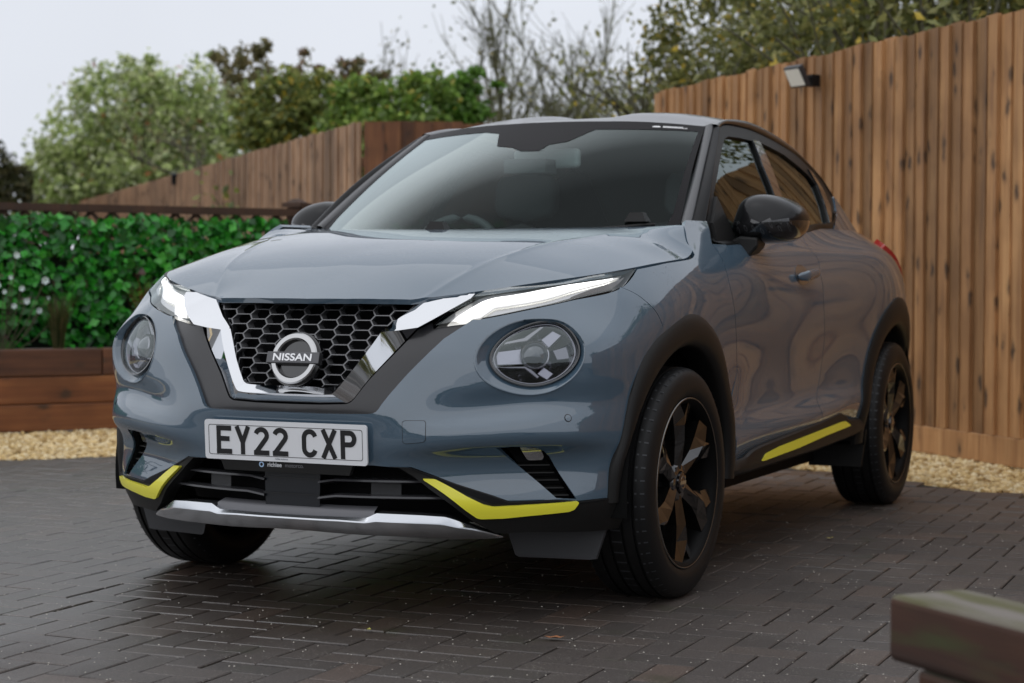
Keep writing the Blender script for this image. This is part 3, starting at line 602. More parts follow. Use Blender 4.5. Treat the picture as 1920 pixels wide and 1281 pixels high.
for a,b,z0,z1 in ((.762,.905,.951,.957),(.762,.88,.960,.967)): ws_poly('sticker',[(a,z0),(b,z0),(b,z1),(a,z1)],WHT,.0015,wsg)
cow=MB(); xs=np.linspace(-.70,.70,29); f=np.interp(np.abs(xs),[0,.22,.42,.56,.70],[.29,.315,.37,.425,.478])
hb=bonnet_h(np.abs(xs),f)
cow.grid(np.stack([np.stack([xs,f+.004,hb-.022],1),np.stack([xs,f+.05,hb-.030],1),np.stack([xs,f+.14,hb-.01],1)],0)); cow.build('cowl',MATTE,CAR,smooth=True)
for x0,x1 in ((-.60,-.02),(-.02,.60)):
    w=MB(); a=ws(np.array([x0/.66]),np.array([.035]))[0]; b=ws(np.array([x1/.66]),np.array([.012]))[0]
    t=np.linspace(0,1,20)[:,None]; P=a+(b-a)*t; P[:,1]=[ws(np.array([x/.66]),np.array([.03]))[0][1]-.012 for x in P[:,0]]; P[:,2]=[ws(np.array([x/.66]),np.array([.03]))[0][2]-.016 for x in P[:,0]]
    w.tube(P,.007,6); e=P[-1]; w.box(e+np.array([-.06,-.03,.034]),(.075,.05,.03),taper=.6); w.tube([e+[0,-.03,.01],P[10]+[0,-.02,.006]],.006,6); w.build('wiper',MATTE,CAR)
# ---- A pillars, roof, rails ---------------------------------------
tt=np.linspace(0,1,26)
strip_in=np.array([.668,.527,1.122])+(np.array([.549,1.118,1.488])-np.array([.668,.527,1.122]))*tt[:,None]
ap=np.array(TG['apillar_out']); apo=spl(ap,26); apo3=G(apo[:,0],apo[:,1])
strip_out=strip_in+(apo3-strip_in)*np.linspace(.30,.36,26)[:,None]+np.array([.012,-.012,.006])
mb=MB(); rows=[strip_in+[0,.01,-.02],strip_in+[.004,-.004,.004],strip_in+(strip_out-strip_in)*.5+[0,-.004,.004],strip_out,strip_out+[.002,.006,-.008]]; mb.grid(np.stack(rows,0),flip=True)
mb.pair('windscreen_trim',mat('pillar_trim',(.075,.075,.078),.4,0,.1,.2,spec=.4),CAR,smooth=True)
ctrl=(strip_out+apo3)/2+np.array([.034,-.022,.0])
mb=MB(); rows=[]
for k in np.linspace(0,1,10): rows.append((1-k)**2*(strip_out+[.004,.004,-.006])+2*k*(1-k)*ctrl+k*k*(apo3+[.0,0,0]))
rows.append(apo3+[-.02,.006,-.004]); mb.grid(np.stack(rows,0),flip=True); mb.pair('pillar',mat('pillar_black',(.004,.004,.0045),.32,spec=.10),CAR,smooth=True)
rs_=np.array(TG['rail_sil']); ftp=np.array(TG['frame_top'])
rail_t=spl(np.array(TG['rail']),40)
rail3=G(rail_t[:,0],rail_t[:,1],.004)
rpts=[(0,.992,1.511),(.2,1.008,1.509),(.4,1.061,1.502),(.549,1.12,1.489),(0,1.3,1.556),(.25,1.3,1.558),(.45,1.25,1.526),(0,1.6,1.578),(.27,1.6,1.583),(.5,1.55,1.545),(0,1.9,1.570),(.27,1.9,1.576),(.5,1.85,1.532),(0,2.25,1.532),(.3,2.2,1.540),(.5,2.15,1.490),(0,2.6,1.462),(.3,2.6,1.455),(.48,2.45,1.43),(0,2.9,1.385),(.3,2.88,1.372)]
_rt=TPS(rpts,1e-4)
def roof_h(x,y):
    x=np.asarray(x,float); y=np.asarray(y,float); a=np.abs(x); k=np.clip((a-.15)/.05,0,1); k=k*k*(3-2*k); w=np.clip((y-1.10)/.3,0,1)
    return _rt(x,y)-.013*(1-k)*w
yr=np.linspace(1.125,2.60,30); xr=np.interp(yr,[1.12,1.3,1.7,2.2,2.60],[.545,.528,.520,.51,.48])
out=[(0,.994),(.2,1.010),(.4,1.063),(.54,1.116)]+list(zip(xr,yr))+[(.46,2.86),(0,2.90)]
panel('roof',height_chart(roof_h),out,[],ROOF,CAR,step=.03,centre=True,flange=.012)
ye=np.linspace(1.125,2.60,40); re3=np.stack([np.interp(ye,yr,xr),ye,roof_h(np.interp(ye,yr,xr),ye)],1)
rl=spl(rail3,40); mb=MB(); rows=[re3+[-.004,0,-.012],re3+[.003,0,-.001]]
ct=np.stack([np.maximum(re3[:,0],rl[:,0])+.012,(re3[:,1]+rl[:,1])/2,np.maximum(re3[:,2]+.010,rl[:,2]+.035)],1)
ct=(re3+rl)/2+np.array([.030,0,.022])
for k in np.linspace(0,1,10)[1:]: rows.append((1-k)**2*(re3+[.004,0,0])+2*k*(1-k)*ct+k*k*rl)
rows.append(rl+[-.02,0,-.008]); mb.grid(np.stack(rows,0),flip=True); mb.pair('roof_rail',ROOF,CAR,smooth=True)
# ---- side glass and door frames ------------------------------------
g1=TG['g1']; g2=TG['g2']
dr_o=[tuple(p) for p in rail_t[:-4]]
b0=np.array(TG['belt'])
frame_o=[(apo[0,0]-.005,apo[0,1])]+[tuple(p) for p in apo[1:-1]+np.array([.004,-.002])]+[tuple(p-np.array([0,.004])) for p in rail_t[2:]]+[tuple(p) for p in TG['frame_end']]
FRM=mat('window_frame',(.007,.007,.007),.4,spec=.15)
panel('window_frame',side_chart,frame_o,[g1,g2],FRM,CAR,step=.03,off=-.003,flange=.02)
panel('side_window',side_chart,g1,[],SIDEG,CAR,step=.04,off=-.012,flange=0)
panel('side_window',side_chart,g2,[],SIDEG,CAR,step=.04,off=-.012,flange=0)
panel('pillar_cover',side_chart,TG['bcov'],[],mat('gloss_pillar',(.03,.034,.04),.2,0,1),CAR,step=.03,off=.002,flange=.012)
panel('quarter_trim',side_chart,TG['qtrim'],[],mat('quarter_gloss',(.02,.022,.026),.12,0,1),CAR,step=.03,off=.004,flange=.012)
mb=MB(); a=G(*np.array(TG['sail2']).T,.008); mb.prism(None,a,a-[.03,0,0]); mb.pair('mirror_sail',MATTE,CAR)

fe=np.array(TG['frame_end'])[::-1]; fe=spl(fe[:7],40); bz=fe[:,1]-.007; mb=MB(); Sb=S(u_at(fe[:,0],bz),bz); Gb=G(fe[:,0],fe[:,1])
mb.grid(np.stack([Sb-[.0,0,.004],Sb+[.0005,0,.002],(Sb+Gb)/2+[.002,0,.004],Gb+[.004,0,.006],Gb+[-.002,0,.014]],0),flip=True); mb.pair('belt_moulding',FRM,CAR,smooth=True)
panel('quarter_panel',side_chart,[(2.15,1.125),(2.275,1.1685),(2.43,1.218),(2.515,1.268),(2.556,1.297),(2.60,1.285),(2.68,1.24),(2.76,1.20),(2.86,1.165),(2.96,1.13),(2.96,1.09),(2.5,1.10)],[],PAINT,CAR,step=.02,off=.004,flange=.012)
mb=MB(); xs=np.linspace(-.56,.56,13); mb.grid(np.stack([np.stack([xs*k,np.full(13,y)-.10*(xs/.56)**2,np.full(13,z)],1) for y,z,k in ((2.90,1.375,.85),(3.02,1.24,1.0),(3.16,1.07,1.1))],0)); mb.build('rear_screen',GLOSS,CAR,smooth=True)
# ---- running lamps --------------------------------------------------
lamp_loop=np.concatenate([spl(arr('lamp_top'),40)[:-1],spl(arr('lamp_bot')[:4],12)[:-1],spl(arr('lamp_bot')[3:],36)[:-1]])
hous=panel('running_lamp',body_chart,lamp_loop,[],mat('lamp_housing',(.62,.62,.60),.22,.6),CAR,step=.014,off=-.022,flange=.02)
inner=lamp_loop
covers=panel('lamp_lens',body_chart,lamp_loop,[],LAMPG,CAR,step=.014,off=-.0015,flange=.0)
guide=panel('light_guide',body_chart,rs(arr('drl'),.006),[],mat('light_guide',(.75,.75,.73),.3,0,.6,emit=(1,.98,.92),estr=.45),CAR,step=.014,off=-.014,flange=.006)
_dr=arr('drl'); _n=len(_dr); _tp=spl(_dr[:8],30); _bt2=spl(_dr[8:][::-1],30); _mid=(_tp+_bt2)/2; _lo=_mid+(_bt2-_mid)*.45; _hi=_mid+(_tp-_mid)*.72
elems=panel('light_strip',body_chart,np.concatenate([_hi[1:-1],_lo[1:-1][::-1]]),[],DRL,CAR,step=.014,off=-.010,flange=.010)
dk=lamp_loop.copy()
i1=np.argmax(dk[:,0]); 
tipz=panel('lamp_blade',body_chart,[(1.205,.970),(1.15,.952),(1.09,.928),(1.05,.915),(1.0,.908),(.93,.896),(.86,.886),(.90,.903),(1.0,.925),(1.10,.945)],[],mat('lamp_brown',(.05,.035,.025),.15,0,1),CAR,step=.014,off=-.014,flange=.006)
for c,e,t,g_,h in zip(covers,elems,tipz,guide,hous): c.parent=h; e.parent=h; t.parent=h; g_.parent=h
seal=MB()
for k in (0.0,):
    L=lamp_loop; A=S(L[:,0],L[:,1],.0015); B=S(L[:,0],L[:,1],-.03); C=L.mean(0); L2=L+(C-L)*.0; D=S(L[:,0],L[:,1]+.0,-.004)
    seal.grid(np.stack([S(L[:,0],L[:,1],-.002),S(L[:,0],L[:,1],-.035)],0),closev=True)
seal.pair('lamp_seal',SEAL,CAR)
# ---- round headlights ------------------------------------------------
ringL=spl(arr('light_ring'),64,True); lensL=spl(arr('lens_in'),64,True)
ang=lambda L:np.unwrap(np.arctan2(L[:,1]-L[:,1].mean(),L[:,0]-L[:,0].mean()))
def by_angle(L,n=72):
    c=L.mean(0); a=np.arctan2(L[:,1]-c[1],L[:,0]-c[0]); o=np.argsort(a); a=a[o]; L=L[o]; A=np.r_[a-2*np.pi,a,a+2*np.pi]; Q=np.r_[L,L,L]; th=np.linspace(-np.pi,np.pi,n,endpoint=False)
    return np.stack([np.interp(th,A,Q[:,0]),np.interp(th,A,Q[:,1])],1)
rg=by_angle(ringL); ln=by_angle(lensL); R3,RN=body_chart(rg); L3=S(ln[:,0],ln[:,1],-.026)
hc=L3.mean(0); _u,_sv,_vt=np.linalg.svd(L3-hc); hn=_vt[2]; hn=hn if hn[1]<0 else -hn
e1=np.cross([0,0,1.],hn); e1/=np.linalg.norm(e1); e1=e1 if e1[0]>0 else -e1; e2=np.cross(hn,e1); e2=e2 if e2[2]>0 else -e2
Lp=L3-((L3-hc)@hn)[:,None]*hn*.6       # flatten lens rim
mb=MB(); rows=[R3]
for k in (.06,.25,.5,.75,1.0):
    q=R3+(Lp-R3)*k; q=q+RN*(.006*math.sin(min(k,.25)/.25*math.pi) if k<=.25 else 0); rows.append(q)
mb.grid(np.stack(rows,0),closev=True); HL=mb.pair('headlight',PAINT,CAR,smooth=True)
def dome(scale,h,base=0.0,n=10,r0=0.0):
    return np.stack([hc+(Lp-hc)*scale*r+hn*(base+h*(1-r*r)) for r in np.linspace(1,max(r0,.001),n)],0)
mb=MB(); rows=[Lp,Lp+hn*.006]+[hc+(Lp-hc)*k+hn*b for k,b in ((.985,.010),(.95,.010),(.925,.004),(.92,-.03))]; mb.grid(np.stack(rows,0),closev=True)
for o,p in zip(mb.pair('bezel',GLOSS,CAR,smooth=True,sharp=40),HL): o.parent=p
mb=MB(); mb.grid(dome(.93,.024,.004,12),closev=True,flip=False)
for o,p in zip(mb.pair('lens',LENSG,CAR,smooth=True),HL): o.parent=p
mb=MB(); _gd=dome(.92,-.085,-.012,7)[:,::3]; _gd=_gd+hn*RNG.normal(0,.0035,_gd.shape[:2])[...,None]; mb.grid(_gd,closev=True)
for o,p in zip(mb.pair('reflector_bowl',mat('bowl_metal',(.20,.20,.225),.12,1),CAR,smooth=False),HL): o.parent=p
mb=MB(); rows=[hc+(Lp-hc)*k+hn*b for k,b in ((.915,-.004),(.90,.0),(.86,-.004),(.83,-.016))]; mb.grid(np.stack(rows,0),closev=True)
for o,p in zip(mb.pair('inner_ring',mat('inner_ring_metal',(.22,.22,.24),.2,.9),CAR,smooth=True),HL): o.parent=p
def loc(a,b,c): return hc+e1*a+e2*b+hn*c
def lpoly(name,pts,c0,c1,m):
    A=[loc(a,b,c0) for a,b in pts]; B=[loc(a,b,c1) for a,b in pts]; mb=MB(); mb.prism(None,A,B)
    for o,p in zip(mb.pair(name,m,CAR),HL): o.parent=p; bevel(o,.002,1)
lpoly('reflector',[(-.108,.012),(-.03,.022),(-.028,-.024),(-.104,-.026)],-.022,-.06,REFL)
lpoly('reflector',[(.018,.046),(.052,.072),(.078,.058),(.040,.022)],-.022,-.06,REFL)
lpoly('reflector',[(.024,-.030),(.052,-.050),(.032,-.068),(.004,-.050)],-.022,-.06,REFL)
lpoly('reflector',[(.050,.018),(.090,.030),(.100,-.006),(.062,-.010)],-.030,-.06,REFLD)
lpoly('lamp_rib',[(-.112,.024),(-.02,.040),(.03,.080),(.02,.084),(-.03,.050),(-.112,.031)],-.012,-.05,mat('rib_silver',(.24,.235,.25),.25,.9))
lpoly('lamp_rib',[(-.106,-.031),(-.02,-.030),(.012,-.060),(.004,-.066),(-.03,-.038),(-.106,-.036)],-.012,-.05,REFLD)
mb=MB(); th=np.linspace(0,2*np.pi,32,endpoint=False)
rows=[np.array([loc(r*math.cos(t),r*math.sin(t),c) for t in th]) for r,c in ((.041,-.05),(.041,-.008),(.038,-.004),(.035,-.006))]; mb.grid(np.stack(rows,0),closev=True)
for o,p in zip(mb.pair('projector_ring',mat('projector_metal',(.3,.3,.32),.18,1),CAR,smooth=True,sharp=40),HL): o.parent=p
mb=MB(); rows=[np.array([loc(.035*r*math.cos(t),.035*r*math.sin(t),-.008+.018*(1-r*r)) for t in th]) for r in (1,.8,.6,.4,.2,.01)]; mb.grid(np.stack(rows,0),closev=True)
for o,p in zip(mb.pair('projector_lens',mat('projector_glass',(.05,.055,.065),.02,.5,1),CAR,smooth=True),HL): o.parent=p
# ---- grille -----------------------------------------------------------
def cz(k): 
    a=np.array(T[k]); return np.concatenate([a,[(0,a[-1,1])]])
ci,cr_,co=cz('chrome_in'),cz('chrome_ridge'),cz('chrome_out')
for _a in (ci,cr_,co): _a[-1,1]=_a[-3,1]
ci,cr_,co=[np.delete(_a,-2,axis=0) for _a in (ci,cr_,co)]
mb=MB(); mb.grid(np.stack([S(ci[:,0],ci[:,1],-.040),S(ci[:,0],ci[:,1],-.014),S(ci[:,0],ci[:,1],-.010),S(cr_[:,0],cr_[:,1],.018),S(co[:,0],co[:,1],-.015),S(co[:,0],co[:,1],-.04)],0),flip=False)
a=mb.v[0]; f=[tuple(q) for q in mb.f]; mb.add(a*[-1,1,1],[q[::-1] for q in f]); mb.mi=[0]*len(mb.f)
ch=mb.build('chrome_strip',CHROME,CAR,smooth=True,sharp=18)
lbI=[p for p in lampb if p[0]>co[3,0] and p[0]<vE[0,0]-.004]
out=[(0,vE[-1,1]+.001)]+[tuple(p) for p in vE[::-1][1:]]+[tuple(p-np.array([0,.003])) for p in lbI[::-1]]+[tuple(p) for p in co[3:]]
panel('grille_surround',body_chart,out,[],SURR,CAR,step=.014,off=-.013,flange=.03,centre=True)
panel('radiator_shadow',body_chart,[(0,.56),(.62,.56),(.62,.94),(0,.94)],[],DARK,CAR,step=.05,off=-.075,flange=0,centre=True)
cp,rp,hw=.0626,.0272,.0375; hf=cp-hw; hh=rp/2
mb=MB(); Vp=np.concatenate([ci[3:],[(0,.885)]])
def Sx(p,off):
    p=np.asarray(p,float); s_=np.sign(p[:,0]); s_[s_==0]=1; return S(np.abs(p[:,0]),p[:,1],off)*np.stack([s_,np.ones(len(p)),np.ones(len(p))],1)
for i in range(-8,9):
    for j in range(0,11):
        c=np.array([i*cp,.6365+j*rp+(hh if i%2 else 0)])
        d=segdist(Vp,np.array([[abs(c[0]),c[1]]]))[0]
        if not(inside(Vp,np.array([[abs(c[0]),c[1]]]))[0] or (d<.024 and c[1]>.70)) or c[1]>.900 or c[1]<.648: continue
        hx=np.array([(-hw,0),(-hf,-hh),(hf,-hh),(hw,0),(hf,hh),(-hf,hh)])
        n_=hx*[(hw-.0026)/hw,(hh-.00125)/hh]
        A=Sx(c+hx,-.026); B=Sx(c+n_,-.026); C=Sx(c+n_*[.97,.92],-.052)
        mb.add(np.concatenate([A,B,C]),[(k,(k+1)%6,6+(k+1)%6,6+k) for k in range(6)]+[(6+k,6+(k+1)%6,12+(k+1)%6,12+k) for k in range(6)])
mb.build('grille_mesh',mat('grille_grey',(.13,.13,.135),.25,.5),CAR)
mb=MB(); uu=np.linspace(-.36,.36,40)
mb.grid(np.stack([Sx(np.stack([uu,np.full_like(uu,z)],1),o) for z,o in ((.884,-.02),(.874,-.022),(.871,-.05))],0)); mb.build('grille_top_rail',MATTE,CAR,smooth=True)
# badge
bc=S(0.0,.7245,0.0)[0]; bc=np.array([0,bc[1]-.012,.7215]); bn=SN(np.array([0.001]),np.array([.72]))[0]; bn=np.array([0,bn[1],bn[2]*.55]); bn/=np.linalg.norm(bn); bu=np.cross(bn,[1,0,0]); bu=bu if bu[2]>0 else -bu; bx=np.array([1,0,0.])
BG=empty('badge',(0,0,0),CAR)
mb=MB(); t=np.linspace(0,2*np.pi,64,endpoint=False); prof=[(.0735,-.018),(.0735,.000),(.070,.004),(.058,.004),(.0545,.000),(.0545,-.018)]
mb.grid(np.stack([np.array([bc+bx*r*math.cos(a)+bu*r*math.sin(a)+bn*h for a in t]) for r,h in prof],0),closev=True); mb.build('badge_ring',BADGE,BG,smooth=True,sharp=30)
mb=MB(); mb.grid(np.stack([np.array([bc+bx*r*math.cos(a)+bu*r*math.sin(a)+bn*h for a in t]) for r,h in ((.079,-.03),(.079,-.012),(.05,-.011),(.001,-.011))],0),closev=True); mb.build('badge_base',GLOSS,BG,smooth=True,sharp=30)
mb=MB(); A=[bc+bx*a+bu*b+bn*.0085 for a,b in ((-.084,-.0165),(.084,-.0165),(.084,.0165),(-.084,.0165))]; B=[q-bn*.022 for q in A]; mb.prism(None,A,B); bevel(mb.build('badge_bar',BADGEBLK,BG),.002,2)
text_mesh('badge_lettering','NISSAN',.0285,LETTER,BG,frame(bc+bn*.0092-bu*.0005,bx,bu),.0012,xscale=1.32,bold=.0006)
# ---- number plate -------------------------------------------------------
PL=empty('number_plate',(0,0,0),CAR)
pn=np.array([0,-1,.0]); pn=np.array([0,-.9985,-.055]); pu=np.array([0,-.055,.9985]); pc=np.array([0,-.8255,.4916])
def plate_pt(a,b,h): return pc+np.array([1,0,0])*a+pu*b+pn*h
rl_=rs([(-.26,-.0555),(.26,-.0555),(.26,.0555),(-.26,.0555)],.010,6)
mb=MB(); mb.prism(None,[plate_pt(a,b,0) for a,b in rl_],[plate_pt(a,b,-.006) for a,b in rl_]); mb.build('plate_face',WHITE,PL)
lo=rs([(-.247,-.0425),(.247,-.0425),(.247,.0425),(-.247,.0425)],.008,6); li=rs([(-.2454,-.0409),(.2454,-.0409),(.2454,.0409),(-.2454,.0409)],.007,6)
mb=MB(); A=np.array([plate_pt(a,b,.0006) for a,b in lo]); B=np.array([plate_pt(a,b,.0006) for a,b in li]); mb.grid(np.stack([A,B],0),closev=True); mb.build('plate_border',INK,PL)
def stroke(P,w=.014,closed=False):
    """thick polyline with mitred joins -> 2D quads"""
    P=np.array(P,float); n=len(P); t=np.diff(P,axis=0); t/=np.linalg.norm(t,axis=1,keepdims=True); nn=np.stack([-t[:,1],t[:,0]],1); m=np.zeros_like(P)
    for i in range(n):
        if i==0: m[i]=nn[0]
        elif i==n-1: m[i]=nn[-1]
        else:
            s_=nn[i-1]+nn[i]; m[i]=s_/max(.35,(s_@s_)/2)
    return P+m*w/2,P-m*w/2
def arc(cx,cy,rx,ry,a0,a1,n=10): return [(cx+rx*math.cos(math.radians(a)),cy+ry*math.sin(math.radians(a))) for a in np.linspace(a0,a1,n)]
h=.0395; w=.014; q=w/2
GL={'E':[[(-.018,-h),(-.018,h)],[(-.025,h-q),(.024,h-q)],[(-.018,.003),(.018,.003)],[(-.025,-h+q),(.025,-h+q)]],
'Y':[[(0,-h),(0,-.004)],[(-.019,h),(0,-.006)],[(.019,h),(0,-.006)]],
'2':[arc(0,.016,.018,.0165,165,-12,12)+[(.014,.006),(-.0155,-.029),(-.018,-h+.002)],[(-.025,-h+q),(.025,-h+q)]],
'C':[arc(0,.014,.018,.0185,15,180,10)+arc(0,-.014,.018,.0185,180,345,10)],
'X':[[(-.019,h),(.019,-h)],[(.019,h),(-.019,-h)]],
'P':[[(-.018,-h),(-.018,h)],[(-.025,h-q),(.004,h-q)]+arc(.004,.0165,.014,.016,90,-90,10)+[(-.02,.0005)]]}
xk=-.2205+.025
for chh in 'EY22 CXP':
    if chh==' ': xk+=.033-.0; continue
    mb=MB()
    for k,P in enumerate(GL[chh]):
        a,b=stroke(P); A=np.array([plate_pt(x+xk,y,.0009+.0002*k) for x,y in a]); B=np.array([plate_pt(x+xk,y,.0009+.0002*k) for x,y in b]); mb.grid(np.stack([A,B],0))
    mb.build('plate_character',INK,PL); xk+=.061
text_mesh('plate_maker_text','richlee motorco.',.0062,mat('plate_blue_ink',(.02,.04,.08),.4),PL,frame(plate_pt(-.01,-.0478,.0009),(1,0,0),pu),.0001)
mb=MB(); mb.prism(None,[plate_pt(a,b,-.004) for a,b in ((-.20,-.085),(.20,-.085),(.215,-.05),(-.215,-.05))],[plate_pt(a,b,-.02) for a,b in ((-.20,-.085),(.20,-.085),(.215,-.05),(-.215,-.05))]); mb.build('plate_holder',MATTE,PL)
PT=mat('holder_text',(.55,.56,.58),.5)
text_mesh('holder_text','richlee',.0170,PT,PL,frame(plate_pt(-.036,-.0655,-.0034),(1,0,0),pu),.0001,bold=.0004)
text_mesh('holder_text','motorco.',.0160,mat('holder_text_dim',(.16,.16,.17),.5),PL,frame(plate_pt(.028,-.0655,-.0034),(1,0,0),pu),.0001)
mb=MB(); t=np.linspace(0,2*np.pi,20,endpoint=False); mb.grid(np.stack([np.array([plate_pt(-.078+r*math.cos(a),-.0655+r*math.sin(a),-.0033) for a in t]) for r in (.008,.0045)],0),closev=True); mb.build('holder_logo',mat('logo_blue',(.35,.5,.7),.4),PL)
# ---- lower front cladding -------------------------------------------------
cu=arr('clad_up'); cl=arr('clad_low')
CLAD=panel('lower_cladding',body_chart,[tuple(p) for p in cu]+[tuple(p) for p in cl],[],MATTE,CAR,step=.016,off=.006,flange=.05)
ye_=rs(arr('yellow'),.004,3); panel('yellow_trim',body_chart,ye_,[],YEL,CAR,step=.012,off=.0155,flange=.012)
panel('trim_recess',body_chart,[(p[0],p[1]-.003) for p in cu[2:9]]+[(.86,.330),(.70,.333),(.60,.333),(.53,.358),(.44,.398)],[],DARK,CAR,step=.016,off=.0075,flange=.003)
# fog slots
slotd=densify(slot,.01); mb=MB(); mb.grid(np.stack([S(slotd[:,0],slotd[:,1],o) for o in (-.006,-.055)],0),closev=True); mb.pair('fog_slot',GLOSS,CAR)
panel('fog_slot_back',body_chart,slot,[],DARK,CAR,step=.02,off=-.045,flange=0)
fg=rs(arr('fog'),.006,3); panel('fog_light',body_chart,fg,[],mat('fog_glass',(.5,.5,.52),.1,.8),CAR,step=.012,off=-.022,flange=.02)
for z in (.436,.415,.395,.374,.354):
    ul=np.interp(z,[.348,.390,.426,.461],[.779,.731,.686,.639])+.004; ur=np.interp(z,[.344,.374,.411,.462],[.840,.819,.794,.760])-.004
    u=np.linspace(ul,ur,6); mb=MB(); mb.grid(np.stack([S(u,np.full(6,z),-.016),S(u,np.full(6,z-.003),-.015),S(u,np.full(6,z-.006),-.045),S(u,np.full(6,z+.006),-.045)],0),closeu=True); mb.pair('fog_slot_fin',MATTE,CAR)
# washer cover and parking sensors
cv=rs(arr('cover'),.008,4); cc=cv.mean(0)
panel('washer_cover_gap',body_chart,cv,[],SEAL,CAR,step=.02,off=.0004,flange=0,side='pos'); panel('washer_cover',body_chart,cc+(cv-cc)*.955,[],PAINT,CAR,step=.02,off=.0014,flange=.001,side='pos')
sp=arr('sensor')[0]; t=np.linspace(0,2*np.pi,20,endpoint=False)
panel('parking_sensor_ring',body_chart,np.stack([sp[0]+.0105*np.cos(t),sp[1]+.0105*np.sin(t)],1),[],SEAL,CAR,step=.02,off=.0004,flange=0); panel('parking_sensor',body_chart,np.stack([sp[0]+.0082*np.cos(t),sp[1]+.0082*np.sin(t)],1),[],PAINT,CAR,step=.02,off=.0016,flange=.001)
# lower grille
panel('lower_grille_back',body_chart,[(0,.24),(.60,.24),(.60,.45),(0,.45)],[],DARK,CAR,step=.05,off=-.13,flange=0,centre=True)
for z0 in (.393,.349):
    u=np.linspace(.088,.47 if z0<.36 else .40,14)
    for sg in (1,-1):
        mb=MB(); M=np.array([sg,1,1]); zz=z0-.002*np.clip((.14-u)/.05,0,1)*4
        mb.grid(np.stack([S(u,zz,-.022)*M,S(u,zz-.005,-.020)*M,S(u,zz-.012,-.06)*M,S(u,zz+.002,-.06)*M],0),closeu=True,flip=sg<0); mb.build('lower_grille_slat',mat('slat_satin',(.05,.05,.055),.3) if sg==1 and z0>.36 else bpy.data.materials['slat_satin'],CAR)
mb=MB(); u=np.linspace(-.092,.092,8); mb.grid(np.stack([Sx(np.stack([u*k,np.full(8,z)],1),o) for z,o,k in ((.44,-.05,.95),(.43,-.026,1),(.29,-.026,.96),(.283,-.05,.9))],0),flip=True); mb.build('radar_cover',mat('radar_plastic',(.012,.014,.018),.3),CAR,smooth=True,sharp=30)
for zz in (.388,.345): 
    mb=MB(); mb.grid(np.stack([Sx(np.stack([u,np.full(8,zz+d)],1),-.0245) for d in (0,.0025)],0),flip=True); mb.build('radar_line',SEAL,CAR)
mb=MB()
for uc in (.285,): 
    u=np.linspace(uc-.045,uc+.045,4); mb.grid(np.stack([S(u,np.full(4,z),o) for z,o in ((.385,-.09),(.383,-.055),(.345,-.055),(.343,-.09))],0),flip=True)
mb.pair('grille_bracket',GREYP,CAR)
# skid plate
st_,sm_,sb_=arr('skid_top'),arr('skid_mid'),arr('skid_bot'); lt_,lb_=arr('skid_low_top'),arr('skid_low_bot')
u=np.r_[np.linspace(0,.240,14),.252,.262,.273,np.linspace(.285,.634,26)]
k=np.clip((u-.244)/.028,0,1)
zt=(1-k)*np.interp(u,lt_[:,0],lt_[:,1])+k*np.interp(u,st_[:,0],st_[:,1]); zm=(1-k)*np.interp(u,lb_[:,0],lb_[:,1])+k*np.interp(u,sm_[:,0],sm_[:,1]); zb=np.interp(u,sb_[:,0],sb_[:,1])
e=np.clip((.634-u)/.08,0,1)
rows=[S(u,zt+.002,-.05),S(u,zt,-.003+.002*e),S(u,zm,.011*e),S(u,zm-.004,.013*e),S(u,(zm+zb)/2,.006*e),S(u,zb,-.012*e),S(u,zb-.012,-.10)]
mb=MB(); mb.grid(np.stack(rows,0),flip=True); a=mb.v[0]; f=list(mb.f); mb.add(a*[-1,1,1],[q_[::-1] for q_ in f])
mb.build('skid_plate',SILVER,CAR,smooth=True,sharp=25)
mb=MB(); u2=np.linspace(-.262,.262,24); mb.grid(np.stack([Sx(np.stack([u2,np.full(24,z)],1),o) for z,o in ((.318,-.05),(.307,-.016),(.286,-.012))],0),flip=True); mb.build('skid_insert',mat('skid_insert_grey',(.13,.13,.14),.4,.3),CAR,smooth=True)
# air deflectors
mb=MB(); A=np.array([(.50,-.45,.245),(.79,-.40,.262),(.755,-.40,.160),(.735,-.402,.157),(.535,-.437,.157),(.525,-.44,.163)]); mb.prism(None,A,A+[.002,.008,0]); mb.pair('air_deflector',mat('deflector_grey',(.035,.036,.040),.5),CAR)
mb=MB(); A=np.array([(.62,2.21,.34),(.86,2.23,.34),(.84,2.23,.19),(.63,2.21,.19)]); mb.prism(None,A,A+[.002,.01,0]); mb.pair('rear_air_deflector',MATTE,CAR)
# ---- sill ------------------------------------------------------------------
y_=np.linspace(.455,2.16,60)
zt=np.interp(y_,[.455,.60,.65,.69,.80,1.51,1.80,1.86,1.93,2.03,2.18],[.356,.366,.378,.386,.394,.422,.441,.425,.405,.400,.392]); zb=np.interp(y_,[.455,.95,1.47,1.88,2.16],[.311,.316,.32,.331,.342])
def X(v): return np.full_like(y_,v)
wd=np.interp(y_,[.455,.60,2.0,2.16],[.872,.880,.882,.872])
rows=[np.stack([wd-.06,y_,zt-.004],1),np.stack([wd-.016,y_,zt],1),np.stack([wd-.008,y_,zt-.006],1),np.stack([wd,y_,zt*.45+zb*.55],1),np.stack([wd-.004,y_,zb+.008],1),np.stack([wd-.014,y_,zb],1),np.stack([X(.70),y_,zb-.03],1)]
mb=MB(); mb.grid(np.stack(rows,0),flip=True); mb.pair('sill_cladding',MATTE,CAR,smooth=True,sharp=35)
sy=rs([(.745,.343),(.80,.363),(.962,.374),(1.514,.394),(1.784,.404),(1.838,.402),(1.913,.381),(1.533,.368),(1.195,.3515),(.767,.340)],.01,3)
